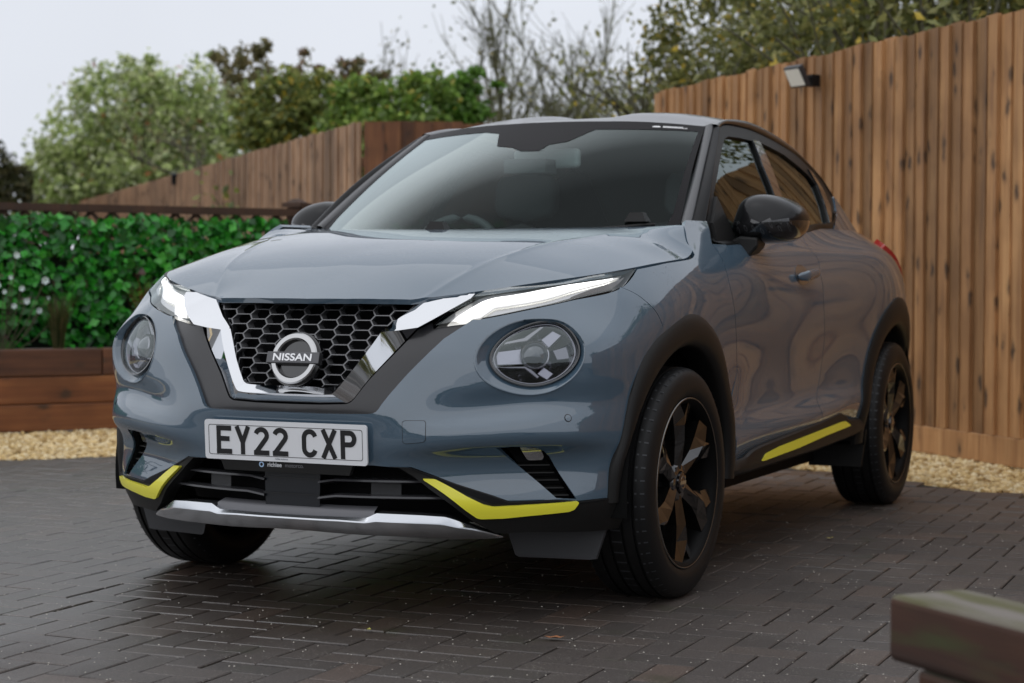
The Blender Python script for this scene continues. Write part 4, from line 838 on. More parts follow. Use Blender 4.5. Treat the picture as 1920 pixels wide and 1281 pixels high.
def sill_chart(v,off=0.0):
    y=v[:,0]; z=v[:,1]; a=np.interp(y,y_,zt); b=np.interp(y,y_,zb); m=a*.45+b*.55
    x=np.interp(y,y_,wd)+np.where(z>m,-.008*(z-m)/(a-.006-m),-.004*(m-z)/(m-b-.008)); n=np.tile(np.array([[.995,0,.1]]),(len(y),1)); return np.stack([x,y,z],1)+n*off,n
panel('sill_trim',sill_chart,sy,[],YEL,CAR,step=.03,off=.003,flange=.004)
# ---- mirrors --------------------------------------------------------------
ml=spl(np.array([(.806,1.112),(.818,1.165),(.838,1.205),(.875,1.224),(.93,1.223),(.985,1.206),(1.025,1.178),(1.041,1.145),(1.034,1.105),(1.005,1.075),(.955,1.062),(.89,1.060),(.83,1.070)]),56,True)
ml=np.stack([.748+(ml[:,0]-.806)*1.02,ml[:,1]+.006],1); mc=np.array([.867,1.134])
rowsd=[(.02,.604),(.3,.607),(.55,.615),(.74,.628),(.87,.645),(.95,.667),(.99,.695),(1.0,.73),(.995,.765),(.96,.778),(.90,.768)]
def mrow(k,y): 
    P=mc+(ml-mc)*k; yy=y+.155+.06*(P[:,0]-.867); return np.stack([P[:,0],yy,P[:,1]],1)
Gm=np.stack([mrow(k,y) for k,y in rowsd],0)
zlim=lambda x:1.120+.04*(x-.83)*.3
MIR=[]
mb=MB(); mb.grid(Gm,closev=True,flip=True)
zc=np.array([mb.v[0][list(q)].mean(0) for q in mb.f]); up=zc[:,2]>1.140+.05*(zc[:,0]-.85); band=(~up)&(zc[:,2]>1.104+.05*(zc[:,0]-.85)); mb.mi=[0 if a else (2 if b else 1) for a,b in zip(up,band)]
PAT=mat('mirror_pattern',(.010,.010,.011),.12,0,1); nt=NT(PAT); c=nt.coord('Object',scale=(1,1,1)); w1=nt.n('ShaderNodeTexWave',wave_type='BANDS',bands_direction='DIAGONAL'); w1.inputs['Scale'].default_value=26; w1.inputs['Distortion'].default_value=3; nt.l(c,w1.inputs[0])
w2=nt.n('ShaderNodeTexWave',wave_type='BANDS',bands_direction='X'); w2.inputs['Scale'].default_value=11; nt.l(c,w2.inputs[0])
nt.set('Base Color',nt.ramp(nt.mth('MULTIPLY',w1.outputs['Fac'],w2.outputs['Fac']),[(.0,(.008,.008,.009)),(.52,(.009,.009,.010)),(.56,(.045,.045,.048)),(.75,(.05,.05,.052)),(.8,(.009,.009,.01))]))
MIRM=[mat('mirror_cap_black',(.007,.007,.008),.3,0,.28,.06,spec=.2),GLOSS,PAT]
mirs=mb.pair('door_mirror',MIRM,CAR,smooth=True)
mb=MB(); mb.grid(np.stack([mrow(.90,.763),mrow(.5,.763),mrow(.02,.763)],0),closev=True,flip=True)
for o,p in zip(mb.pair('mirror_glass',mat('mirror_silver',(.7,.7,.72),.02,1),CAR,smooth=True),mirs): o.parent=p
mb=MB(); A=np.array([(.762,.745,1.072),(.80,.745,1.088),(.860,.75,1.084),(.862,.75,1.054),(.826,.745,1.014),(.80,.745,1.012),(.770,.745,1.042)]); mb.prism(None,A,A*[.985,1,1]+[0,.13,.004])
for o,p in zip(mb.pair('mirror_arm',MATTE,CAR),mirs): o.parent=p; bevel(o,.008,2)
# ---- door handle ------------------------------------------------------------
yy=np.linspace(1.222,1.462,16); zz=.955+.020*(yy-1.222)/.24; r=np.interp(yy,[1.222,1.235,1.27,1.40,1.45,1.462],[.006,.014,.019,.017,.012,.006]); base=S(u_at(yy,zz),zz)
cen=base+np.array([1,0,0])*np.interp(yy,[1.222,1.26,1.42,1.462],[.006,.030,.030,.006])[:,None]
mb=MB(); t=np.linspace(0,2*np.pi,14,endpoint=False); mb.grid(np.stack([c+np.stack([.55*q_*np.cos(t),0*t,q_*np.sin(t)],1) for c,q_ in zip(cen,r)],0),closev=True,flip=False); mb.pair('door_handle',PAINT,CAR,smooth=True)
cup=np.array([(u_at(1.30+.085*math.cos(a),.963+.036*math.sin(a))[0],.963+.036*math.sin(a)) for a in np.linspace(0,2*np.pi,28,endpoint=False)])
panel('handle_cup',body_chart,cup,[],mat('cup_paint',(.05,.06,.07),.3,0,1),CAR,step=.02,off=.0012,flange=.001)
# ---- wheels ---------------------------------------------------------------------
RIM_GLINT=mat('rim_highlight_pale',(.22,.21,.20),.22,.9)
BARREL=mat('black_barrel',(.003,.003,.003),.5,0,.0,.2,spec=.1)
def wheel(xc,yc,sg,steer=0):
    Wl=empty('wheel',(xc*sg,yc,WZ),CAR); Wl.rotation_euler=(0,0,steer); hwid=.1125; R0=.3425
    def fin(mb,name,m,**k): return mb.build(name,m,Wl,mirror=(sg<0),**k)
    prof=[(-.095,.245),(-.108,.262),(-.1125,.285),(-.108,.312),(-.098,.331),(-.086,.3395),(-.06,.3423)]
    for g in (-.048,-.012,.030,.066): prof+=[(g-.0045,.3425),(g-.0035,.3355),(g+.0035,.3355),(g+.0045,.3425)]
    prof+=[(.086,.3395),(.098,.331),(.108,.312),(.1125,.285),(.1095,.264),(.101,.2535),(.095,.245)]
    mb=MB(); mb.grid(lathe(prof,120),closev=True)
    tyre=fin(mb,'tyre',RUB,smooth=True,sharp=35)
    mb=MB()                                     # sipe edges catching light, painted as pale tread patches
    for k in range(58):
        a=2*np.pi*k/58
        for s0,s1 in ((.074,.1005),(-.1005,-.055),(-.007,.024)):
            for q0,q1 in ((0,.010),):
                P=[(s0,.3405 if abs(s0)<.08 else .3312,a),(s1,.3405 if abs(s1)<.08 else .3312,a)]
                v=[]
                for (x,r,aa) in P:
                    for da in (-.007,.007): v.append((x,(r+.0022)*math.cos(aa+da+q1*0),(r+.0022)*math.sin(aa+da)))
                mb.add(v,[(0,1,3,2)])
    sip=mb.build('sipe_glint',mat('sipe_glint_paint',(.035,.037,.042),.5) if 'sipe_glint_paint' not in bpy.data.materials else bpy.data.materials['sipe_glint_paint'],tyre,mirror=(sg<0)); sip['kind']='stuff'
    mb=MB(); mb.grid(lathe([(-.09,.246),(.05,.232),(.088,.238),(.098,.246),(.104,.2525),(.106,.2515),(.106,.247),(.100,.240),(.092,.233),(.06,.226),(-.09,.222)],96),closev=True); fin(mb,'rim',BARREL,smooth=True,sharp=40)
    mb=MB(); mb.grid(lathe([(.1045,.2535),(.1068,.2520),(.1070,.2495),(.1050,.2480)],96),closev=True); fin(mb,'rim_highlight',RIM_GLINT,smooth=True)  # added pale ring paints the highlight along the rim lip
    mb=MB(); mb.grid(lathe([(.0,.165),(.018,.165),(.018,.07),(0.0,.07)],48),closev=True); fin(mb,'brake_disc',DISC,smooth=True,sharp=40)
    mb=MB(); mb.grid(lathe([(-.05,.225),(-.05,.001)],48),closev=True); fin(mb,'wheel_back',DARK)
    # six faceted spokes, each flaring into a fork at the rim
    for k in range(6):
        a=math.pi/2+k*math.pi/3+.03; ca,sa=math.cos(a),math.sin(a)
        def P(r,t,x): return (x,r*ca-t*sa,r*sa+t*ca)
        mb=MB()
        f=[P(.040,-.024,.070),P(.040,0,.082),P(.040,.024,.070), P(.125,-.026,.078),P(.125,.004,.096),P(.125,.026,.074), P(.172,-.040,.082),P(.172,.008,.098),P(.172,.044,.078), P(.236,-.078,.090),P(.238,-.030,.096),P(.222,.000,.088),P(.238,.040,.096),P(.236,.082,.086)]
        f+=[P(.200,.002,.096)]
        b=[(p[0]-.045,p[1],p[2]) for p in f]
        n=len(f); F=[(0,1,4,3),(1,2,5,4),(3,4,7,6),(4,5,8,7),(6,7,14,10),(6,10,9),(7,8,12,14),(8,13,12)]
        bd=[(0,3),(3,6),(6,9),(9,10),(10,14),(14,12),(12,13),(13,8),(8,5),(5,2),(2,1),(1,0)]
        mb.add(f+b,[q_[::-1] for q_ in F]+[(i,j,n+j,n+i) for i,j in bd]); fin(mb,'spoke',RIM)
    mb=MB(); mb.grid(lathe([(.03,.062),(.070,.060),(.078,.052),(.080,.034),(.078,.033)],40),closev=True); fin(mb,'hub',RIM,smooth=True,sharp=35)
    mb=MB(); mb.grid(lathe([(.076,.031),(.086,.029),(.088,.024),(.088,.001)],32),closev=True); hcap=fin(mb,'centre_cap',GLOSS,smooth=True,sharp=35)
    mb=MB(); mb.grid(lathe([(.0885,.020),(.0895,.0185),(.0885,.0155)],32),closev=True); mb.box((.0892,0,0),(.0012,.046,.010)); mb.build('cap_emblem',BADGE,hcap,mirror=(sg<0))
    for k in range(5):
        a=math.pi/2+.6+k*2*math.pi/5; mb=MB(); mb.tube([(.055,.047*math.cos(a),.047*math.sin(a)),(.079,.047*math.cos(a),.047*math.sin(a))],.009,6); fin(mb,'wheel_nut',GREYP)
    return Wl
wheel(.782,YF,1,math.radians(-1.4)); wheel(.782,YF,-1,math.radians(-1.4)); wheel(.785,YR,1); wheel(.785,YR,-1)
# ---- under body and cabin shell ------------------------------------------------
mb=MB(); mb.box((0,1.42,.27),(1.30,3.2,.12)); mb.build('underbody',DARK,CAR)
mb=MB(); mb.box((0,-.36,.50),(.84,.36,.30)); mb.box((0,-.05,.75),(.94,.60,.30)); mb.build('engine_bay',DARK,CAR)
mb=MB(); mb.box((0,1.4,.42),(1.44,2.2,.10)); mb.build('cabin_floor',FABRIC,CAR)
mb=MB(); xs=np.linspace(-.70,.70,15)
mb.grid(np.stack([np.stack([xs,np.full(15,y),z-.05*(xs/.7)**2],1) for y,z in ((.40,1.035),(.62,1.065),(.80,1.05),(.93,1.00),(.95,.80),(.90,.5))],0),flip=True); mb.build('dashboard',DASH,CAR,smooth=True)
for sx in (-.36,.36):
    mb=MB()
    def cush(c,sz,tilt):
        n=10; t=np.linspace(0,2*np.pi,20,endpoint=False); rows=[]
        R_=np.array([[1,0,0],[0,math.cos(tilt),-math.sin(tilt)],[0,math.sin(tilt),math.cos(tilt)]])
        for k in np.linspace(-1,1,n):
            s_=(1-abs(k)**4)**.35; q_=np.sign(np.cos(t))*np.abs(np.cos(t))**.5,np.sign(np.sin(t))*np.abs(np.sin(t))**.5
            rows.append(np.stack([q_[0]*sz[0]/2*s_,q_[1]*sz[1]/2*s_,np.full(20,k*sz[2]/2)],1)@R_.T+np.array(c))
        mb.grid(np.stack(rows,0),closev=True)
    cush((sx,1.45,.86),(.50,.16,.64),-.30); cush((sx,1.60,1.27),(.26,.10,.20),-.2); cush((sx,1.18,.56),(.50,.52,.16),0)
    mb.build('front_seat',FABRIC,CAR,smooth=True)
mb=MB(); t=np.linspace(0,2*np.pi,40,endpoint=False); R_=.185
for k in range(1):
    c=np.array([-.36,.93,1.005]); ex=np.array([1,0,0]); ey=np.array([0,.42,.90]); P=np.array([c+ex*R_*math.cos(a)+ey*R_*math.sin(a) for a in t]+[c+ex*R_]); mb.tube(P,.016,8,cap=False); mb.box(c,(.20,.04,.12)); mb.box(c+[0,0,-.0],(.34,.02,.03))
mb.build('steering_wheel',mat('wheel_leather',(.16,.17,.17),.5),CAR,smooth=True)
mb=MB(); mb.box((0.02,.93,1.375),(.255,.035,.07)); RM=bevel(mb.build('rear_view_mirror',WINT,CAR),.015,3); 
mb=MB(); mb.box((-.02,.87,1.345),(.16,.10,.05)); mb.build('camera_housing',DASH,CAR)
mb=MB(); mb.grid(np.stack([np.stack([np.linspace(-.5,.5,9),np.full(9,y),np.full(9,z)],1) for y,z in ((1.10,1.475),(1.5,1.525),(2.1,1.49),(2.6,1.40),(3.0,1.05))],0)); mb.build('headliner',TRIM,CAR,smooth=True)
mb=MB(); A=np.array([(.66,2.18,.95),(.66,3.0,.95),(.50,2.9,1.37),(.53,2.45,1.43),(.57,2.32,1.36),(.63,2.27,1.20)]); mb.prism(None,A,A-[.02,0,0]); mb.pair('rear_pillar_trim',DARK,CAR)
mb=MB(); mb.box((0,2.3,.85),(1.30,.18,.60)); mb.build('rear_seat',FABRIC,CAR)
# =====================================================================
#  SETTING
# =====================================================================
CAMP=np.array([2.7384,-5.2807,.9382]); CR=np.array(_R); CF=np.array(_F)
KX=np.array([-2.10,7.74]); dR=np.array([.697,-.717]); dL=np.array([-.582,-.813]); nR=np.array([-.717,-.697]); nL=np.array([.813,-.582])
def wood(name,c0,c1,c2,knot=(.05,.028,.015),grain=(26,26,1.3),axis='z',rough=.75,obj=True,wet=0.0,var=.5):
    m=mat(name,c0,rough); nt=NT(m); sc={'z':grain,'x':(grain[2],grain[1],grain[0])}[axis]
    vec=nt.coord('Object',scale=(1,1,1)); oi=nt.n('ShaderNodeObjectInfo'); rv=oi.outputs['Random']
    ad=nt.n('ShaderNodeVectorMath',operation='ADD'); cb=nt.n('ShaderNodeCombineXYZ'); 
    for i,k in enumerate((37.,17.,53.)): nt.l(nt.mth('MULTIPLY',rv,k),cb.inputs[i])
    nt.l(vec,ad.inputs[0]); nt.l(cb.outputs[0],ad.inputs[1])
    mp=nt.n('ShaderNodeMapping'); mp.inputs['Scale'].default_value=sc; nt.l(ad.outputs[0],mp.inputs[0])
    g1=nt.noise(mp.outputs[0],1.0,6,.6,.8); g2=nt.noise(ad.outputs[0],2.2,3,.5)
    col=nt.ramp(g1,[(.25,c1),(.5,c0),(.75,c2)])
    col=nt.mix(nt.rng(g2,.40,.72,0,.62),col,tuple(.55*a for a in c1))
    mk2=nt.n('ShaderNodeMapping'); mk2.inputs['Scale'].default_value=tuple((8.0 if q>5 else 4.6) for q in sc); wn=nt.n('ShaderNodeTexNoise'); wn.inputs['Scale'].default_value=16; nt.l(ad.outputs[0],wn.inputs['Vector']); wv=nt.n('ShaderNodeVectorMath',operation='MULTIPLY_ADD'); wv.inputs[1].default_value=(.05,.05,.06); nt.l(wn.outputs['Color'],wv.inputs[0]); nt.l(ad.outputs[0],wv.inputs[2]); nt.l(wv.outputs[0],mk2.inputs[0])
    kd=nt.voro(mk2.outputs[0],1.0); col=nt.mix(nt.ramp(kd,[(.0,(1,1,1)),(.13,(.8,.8,.8)),(.22,(.25,.25,.25)),(.34,(0,0,0))]),col,knot)
    col=nt.mix(1.0,col,nt.ramp(rv,[(0,(1-var,1-var,1-var)),(.5,(.95,.93,.92)),(1,(1.0+var*.35,)*3)]),'MULTIPLY')
    nt.set('Base Color',col); nt.set('Normal',nt.bump(g1,.35,.004))
    nt.set('Roughness',nt.rng(g1,.3,.7,rough-.12,rough+.1))
    return m
FENCE=wood('fence_timber',(.45,.235,.095),(.25,.115,.042),(.56,.33,.15),var=.45)
FENCE2=wood('weathered_timber',(.42,.255,.145),(.26,.15,.085),(.54,.37,.24),var=.42)
FENCED=wood('dark_red_timber',(.22,.088,.036),(.10,.040,.018),(.30,.14,.06),var=.5)  # darker, redder timber tones for the corner fence
SLEEP=wood('sleeper_timber',(.27,.095,.030),(.14,.046,.016),(.36,.15,.05),axis='x',grain=(22,22,1.2),rough=.6,var=.35)
SLEEPD=wood('dark_sleeper_timber',(.11,.042,.020),(.055,.022,.011),(.16,.065,.03),axis='x',grain=(22,22,1.2),rough=.6,var=.3)
POSTM=wood('weathered_sleeper',(.085,.042,.022),(.040,.024,.014),(.13,.075,.042),axis='x',grain=(26,26,1.6),rough=.7,var=.2)
# ---- ground: soil sheet to the horizon -------------------------------------------
EARTH=mat('dark_asphalt',(.045,.044,.043),.6); nt=NT(EARTH); nt.set('Base Color',nt.ramp(nt.noise(nt.coord('Object'),40,5),[(.3,(.030,.029,.028)),(.7,(.058,.056,.055))]))
g=mk('ground',[(-250,-250,-.045),(250,-250,-.045),(250,250,-.045),(-250,250,-.045)],[(0,1,2,3)],EARTH); tag(g,kind='structure')
# paving outline
def rline(x): return 3.98-.618*(x-.02)
PV=[(-1.709,5.05),(7.0,rline(7.0)),(7.0,-7.5),(-9.5,-7.5),(-9.5,2.97+1.237*(-9.5+3.39)),]
PVA=np.array(PV)
JOINT=mat('joint_sand',(.040,.036,.031),.85); nt=NT(JOINT); nj=nt.noise(nt.coord('Object'),1.1,3); nt.set('Base Color',nt.ramp(nj,[(.42,(.010,.009,.008)),(.52,(.060,.054,.046)),(.7,(.105,.096,.083))]))
pav=mk('pavement',[(x,y,-.0075) for x,y in PV],[tuple(range(len(PV)))[::-1]],JOINT,smooth=False); tag(pav,kind='structure')
BLOCK=mat('paving_block',(.05,.047,.045),.5); nt=NT(BLOCK)
at=nt.n('ShaderNodeAttribute',attribute_name='tone'); oi=nt.n('ShaderNodeObjectInfo'); tone=nt.mth('FRACT',nt.mth('ADD',at.outputs['Fac'],oi.outputs['Random']))
geo=nt.n('ShaderNodeNewGeometry'); pos=geo.outputs['Position']
col=nt.ramp(tone,[(0,(.043,.037,.033)),(.35,(.052,.044,.040)),(.7,(.058,.049,.044)),(.93,(.062,.050,.043)),(1,(.078,.056,.045))])
fine=nt.noise(pos,190,4,.75); col=nt.mix(.85,col,nt.ramp(fine,[(.32,(.25,.25,.25)),(.5,(.9,.9,.9)),(.68,(2.0,2.0,1.95))]),'MULTIPLY')
big=nt.noise(pos,.9,4,.55,.3); sx=nt.n('ShaderNodeSeparateXYZ'); nt.l(pos,sx.inputs[0])
# wetter towards the planter side, drier by the fence
wet=nt.mth('ADD',nt.rng(nt.mth('ADD',sx.outputs['X'],nt.mth('MULTIPLY',sx.outputs['Y'],-.15)),-.6,1.5,.62,0.0),nt.mth('MULTIPLY',nt.mth('SUBTRACT',big,.5),1.6))
wet=nt.rng(wet,.05,.55,0,1)
spk=nt.voro(pos,70,out='Distance'); spk.node.voronoi_dimensions='2D'; spc=nt.noise(pos,14,3,.6); grit=nt.mth('MULTIPLY',nt.rng(spk,.13,.07,0,1),nt.rng(spc,.52,.60,0,1)); grit=nt.mth('MULTIPLY',grit,nt.rng(big,.35,.6,.3,1))
col=nt.mix(wet,nt.mix(1,col,(1.18,1.16,1.15),'MULTIPLY'),nt.mix(1,col,(.95,.86,.78),'MULTIPLY'))
moss=nt.mth('MULTIPLY',nt.rng(nt.noise(pos,3.1,4,.6),.60,.72,0,1),.55); col=nt.mix(moss,col,(.030,.034,.012))
col=nt.mix(grit,col,(.42,.40,.35)); nt.set('Base Color',col)
nt.set('Roughness',nt.rng(wet,0,1,.58,.34)); nt.set('Specular IOR Level',nt.rng(wet,0,1,.28,1.0)); nt.b.inputs['IOR'].default_value=1.62; nt.set('Normal',nt.bump(fine,.45,.003))
bl,bw,bh,gp=.2,.1,.05,.0045
def block_mesh():
    a,b=bl/2-gp/2,bw/2-gp/2; c=.0035; t=0.0
    v=[(-a+c,-b+c,t),(a-c,-b+c,t),(a-c,b-c,t),(-a+c,b-c,t),(-a,-b,t-c*.75),(a,-b,t-c*.75),(a,b,t-c*.75),(-a,b,t-c*.75),(-a,-b,-.02),(a,-b,-.02),(a,b,-.02),(-a,b,-.02)]
    f=[(0,1,2,3)]+[(4+i,4+(i+1)%4,(i+1)%4,i) for i in range(4)]+[(8+i,8+(i+1)%4,4+(i+1)%4,4+i) for i in range(4)]
    return np.array(v),f
bv,bf=block_mesh(); rotp=math.radians(1.6)
cells=[]
for i in range(-110,110):
    for j in range(-90,90):
        # 90-degree herringbone on a 0.1 m lattice
        k=(i-j)%4
        if k==0: c=(i*.1+.1,j*.1+.05,0.0)        # horizontal block covers (i,j),(i+1,j)
        elif k==3: c=(i*.1+.05,j*.1+.1,math.pi/2) # vertical block covers (i,j),(i,j+1)
        else: continue
        cells.append(c)
cells=np.array(cells); xy=np.stack([cells[:,0]*math.cos(rotp)-cells[:,1]*math.sin(rotp),cells[:,0]*math.sin(rotp)+cells[:,1]*math.cos(rotp)],1)+[.013,.021]; aa=cells[:,2]+rotp
keep=inside(PVA,xy)&(segdist(PVA,xy)>.04)
d=np.c_[xy,np.zeros(len(xy))]-CAMP; dep=d@CF; px=960+3538.8*(d@CR)/dep; py=640.5-3538.8*(d@np.array(_U))/dep
dist=np.linalg.norm(d,axis=1); front=(dep>1)
keep&=(xy[:,0]>-9)&(xy[:,0]<6.5)&(xy[:,1]>-4.2)
vis=front&(px>-20)&(px<1940)&(py<1300)&~((np.abs(xy[:,0])<.70)&(xy[:,1]>-.15)&(xy[:,1]<2.7))
idx=np.where(keep)[0]; vi=[i for i in idx if vis[i]]; vi.sort(key=lambda i:dist[i]); near=set(vi[:300])
bme=bpy.data.meshes.new('paving_block'); bme.from_pydata([tuple(p) for p in bv],[],bf); bme.materials.append(BLOCK); bme.update()
V=[];F=[];tones=[];n=0
for i in idx:
    tz=RNG.normal(0,.0009); rx,ry=RNG.normal(0,.0028,2)
    if i in near:
        o=bpy.data.objects.new('paving_block',bme); o.location=(xy[i,0],xy[i,1],tz); o.rotation_euler=(rx,ry,aa[i]); link(o,pav)
    else:
        ca,sa=math.cos(aa[i]),math.sin(aa[i]); q=bv.copy(); q[:,2]+=q[:,0]*ry*-1+q[:,1]*rx+tz
        V.append(np.stack([q[:,0]*ca-q[:,1]*sa+xy[i,0],q[:,0]*sa+q[:,1]*ca+xy[i,1],q[:,2]],1)); F+=[tuple(a+n for a in t) for t in bf]; n+=12; tones+=[RNG.random()]*12
o=mk('paving_field',np.concatenate(V),F,BLOCK,pav,smooth=False); o['kind']='stuff'
at=o.data.attributes.new('tone','FLOAT','POINT'); at.data.foreach_set('value',np.array(tones,np.float32))
# ---- gravel ----------------------------------------------------------------------
GRAV=mat('gravel',(.5,.38,.2),.7); nt=NT(GRAV); gpos=nt.coord('Object'); vc=nt.voro(gpos,26,out='Color'); sp_=nt.n('ShaderNodeSeparateColor'); nt.l(vc,sp_.inputs[0])
nt.set('Base Color',nt.mix(nt.rng(nt.noise(gpos,1.5,3),.4,.7,0,.35),nt.ramp(sp_.outputs[0],[(0,(.30,.18,.06)),(.3,(.56,.39,.16)),(.6,(.72,.54,.27)),(.85,(.80,.68,.44)),(1,(.46,.31,.14))]),(.50,.40,.22)))
GB=[(-9.5,2.97+1.237*(-9.5+3.39)),(-1.709,5.05),(7,rline(7)),(11,-4.8),(-2.0,8.3),(-10.5,-3.5)]
gb=mk('gravel_bed',[(x,y,-.022) for x,y in GB],[tuple(range(len(GB)))],GRAV,smooth=False); tag(gb,kind='structure')
def pebble_field(n,poly,size):
    poly=np.array(poly); lo,hi=poly.min(0),poly.max(0); P=RNG.uniform(lo,hi,(n*4,2)); P=P[inside(poly,P)][:n]; n=len(P)
    base=np.array([(0,0,1),(.9,0,.35),(.28,.85,.35),(-.73,.53,.35),(-.73,-.53,.35),(.28,-.85,.35),(.7,.5,-.5),(-.3,.8,-.5),(-.9,0,-.5),(-.3,-.8,-.5),(.7,-.5,-.5)])
    fb=[(0,1,2),(0,2,3),(0,3,4),(0,4,5),(0,5,1),(1,6,2),(2,6,7),(2,7,3),(3,7,8),(3,8,4),(4,8,9),(4,9,5),(5,9,10),(5,10,1),(1,10,6)]
    sc=size*RNG.uniform(.6,1.4,(n,3))*[1.15,.9,.6]; a=RNG.uniform(0,6.28,n); ca,sa=np.cos(a),np.sin(a)
    q=base[None]*sc[:,None]; x=q[...,0]*ca[:,None]-q[...,1]*sa[:,None]+P[:,:1]; y=q[...,0]*sa[:,None]+q[...,1]*ca[:,None]+P[:,1:]; z=q[...,2]-.014+RNG.uniform(-.006,.010,(n,1))
    V=np.stack([x,y,z],2).reshape(-1,3); F=(np.array(fb)[None]+(np.arange(n)*11)[:,None,None]).reshape(-1,3); return V,F
V0,F0=pebble_field(2600,[(-3.2,-2.2),(2.6,-2.6),(2.9,1.6),(.6,2.6),(-3.4,1.6)],.0021); V0[:,2]+=.0165; o=mk('grit',V0,F0,mat('pale_grit',(.50,.47,.41),.7),pav,smooth=True); o['kind']='stuff'
def pe(a,b): return (a[0]+b[0],a[1]+b[1])
V1,F1=pebble_field(9000,[(-.6,4.45),(2.6,rline(2.6)+.02),(3.6,1.9),(1.3,4.3),(-1.2,6.9),(-2.4,5.6)],.019)
V2,F2=pebble_field(5200,[(-5.2,.75),(-3.2,3.22),(-3.9,5.4),(-6.3,1.9)],.021)
o=mk('gravel_stones',np.concatenate([V1,V2]),np.concatenate([F1,F2+len(V1)]),GRAV,smooth=True); tag(o,'pale golden gravel strip along the fence and planter','gravel',kind='stuff')
# ---- feather-edge fences -----------------------------------------------------------
def fence(name,label,a,b,h,m,pitch=.115,z0=.15,base=True,step=None,lean=.012):
    a=np.array(a,float); b=np.array(b,float); L=np.linalg.norm(b-a); t=(b-a)/L; nrm=np.array([t[1],-t[0]]);
    if nrm@(CAMP[:2]-(a+b)/2)<0: nrm=-nrm
    F_=empty(name,(a[0],a[1],0)); tag(F_,label,'fence'); ang=math.atan2(t[1],t[0]); F_.rotation_euler=(0,0,ang)
    sgn=1 if (np.array([-t[1],t[0]])@nrm)>0 else -1      # local +y or -y is the face
    w=pitch*1.22
    bm=[]
    for var in range(4):
        dz=(0,.006,-.005,.010)[var]; th0,th1=.006,.026
        v=[(0,0,z0),(w,0,z0),(w,sgn*th1,z0),(0,sgn*th0,z0),(0,0,h+dz),(w,0,h+dz),(w,sgn*th1,h+dz),(0,sgn*th0,h+dz)]
        f=[(0,1,2,3),(7,6,5,4),(3,2,6,7),(0,4,5,1),(0,3,7,4),(1,5,6,2)]
        if sgn<0: f=[q[::-1] for q in f]
        me=bpy.data.meshes.new('fence_board'); me.from_pydata(v,[],[q[::-1] for q in f]); me.materials.append(m); me.update(); bm.append(me)
    n=int(L/pitch)
    for i in range(n):
        o=bpy.data.objects.new('fence_board',bm[RNG.integers(4)]); o.location=(i*pitch,sgn*(.006*(i%2)+RNG.normal(0,.0012)),0); o.rotation_euler=(0,RNG.normal(0,.0025),0); link(o,F_)
    if base:
        x=0
        while x<L-.01:
            l=min(2.4,L-x); mb=MB(); mb.box((x+l/2,sgn*.012,z0/2),(l-.006,.032,z0-.004)); bevel(mb.build('gravel_board',m,F_),.004,1); x+=2.4
    mb=MB(); mb.box((L/2,-sgn*.03,h*.3),(L,.04,.08)); mb.build('back_rail',m,F_); mb=MB(); mb.box((L/2,-sgn*.03,h*.85),(L,.04,.08)); mb.build('back_rail',m,F_)
    return F_
fence('timber_fence','tall brown timber board fence behind the car on the right',KX,KX+dR*13.5,2.31,FENCE)
def at_depth(px_,dp,z=0.0):
    r=CF+CR*(px_-960)/3538.8; q=CAMP+r*dp; return np.array([q[0],q[1]])
fA0,fA1,fB1=at_depth(150,33.5),at_depth(682,16.2),at_depth(1260,16.9)
fence('boundary_fence','long weathered timber fence receding behind the ivy screen',fA0,fA1,2.30,FENCE2,pitch=.14,base=False,z0=.05)
fence('corner_fence','dark reddish timber fence seen just left of the car roof',fA1,fB1,2.30,FENCED,pitch=.14,base=False,z0=.05)
# ---- raised sleeper planter ----------------------------------------------------------
PLN=empty('raised_planter',(KX[0],KX[1],0)); tag(PLN,'reddish brown timber sleeper planter below the ivy screen','planter'); PLN.rotation_euler=(0,0,math.atan2(dL[1],dL[0]))
for c,zc in enumerate((.085,.255,.425)):
    x=-.1-(0,1.3,.55)[c]
    while x<9.5:
        l=2.4 if RNG.random()<.6 else 1.35; l=min(l,9.6-x); mb=MB(); mb.box((0,0,0),(l-.006,.10,.166)); o=mb.build('sleeper',SLEEPD if c==2 else SLEEP,PLN); bevel(o,.008,2); o.location=(x+l/2,RNG.normal(0,.003)-.05,zc); x+=l
SOIL=mat('soil',(.03,.022,.016),.95); mb=MB(); mb.box((4.7,-.40,.40),(9.6,.60,.06)); mb.build('soil',SOIL,PLN)
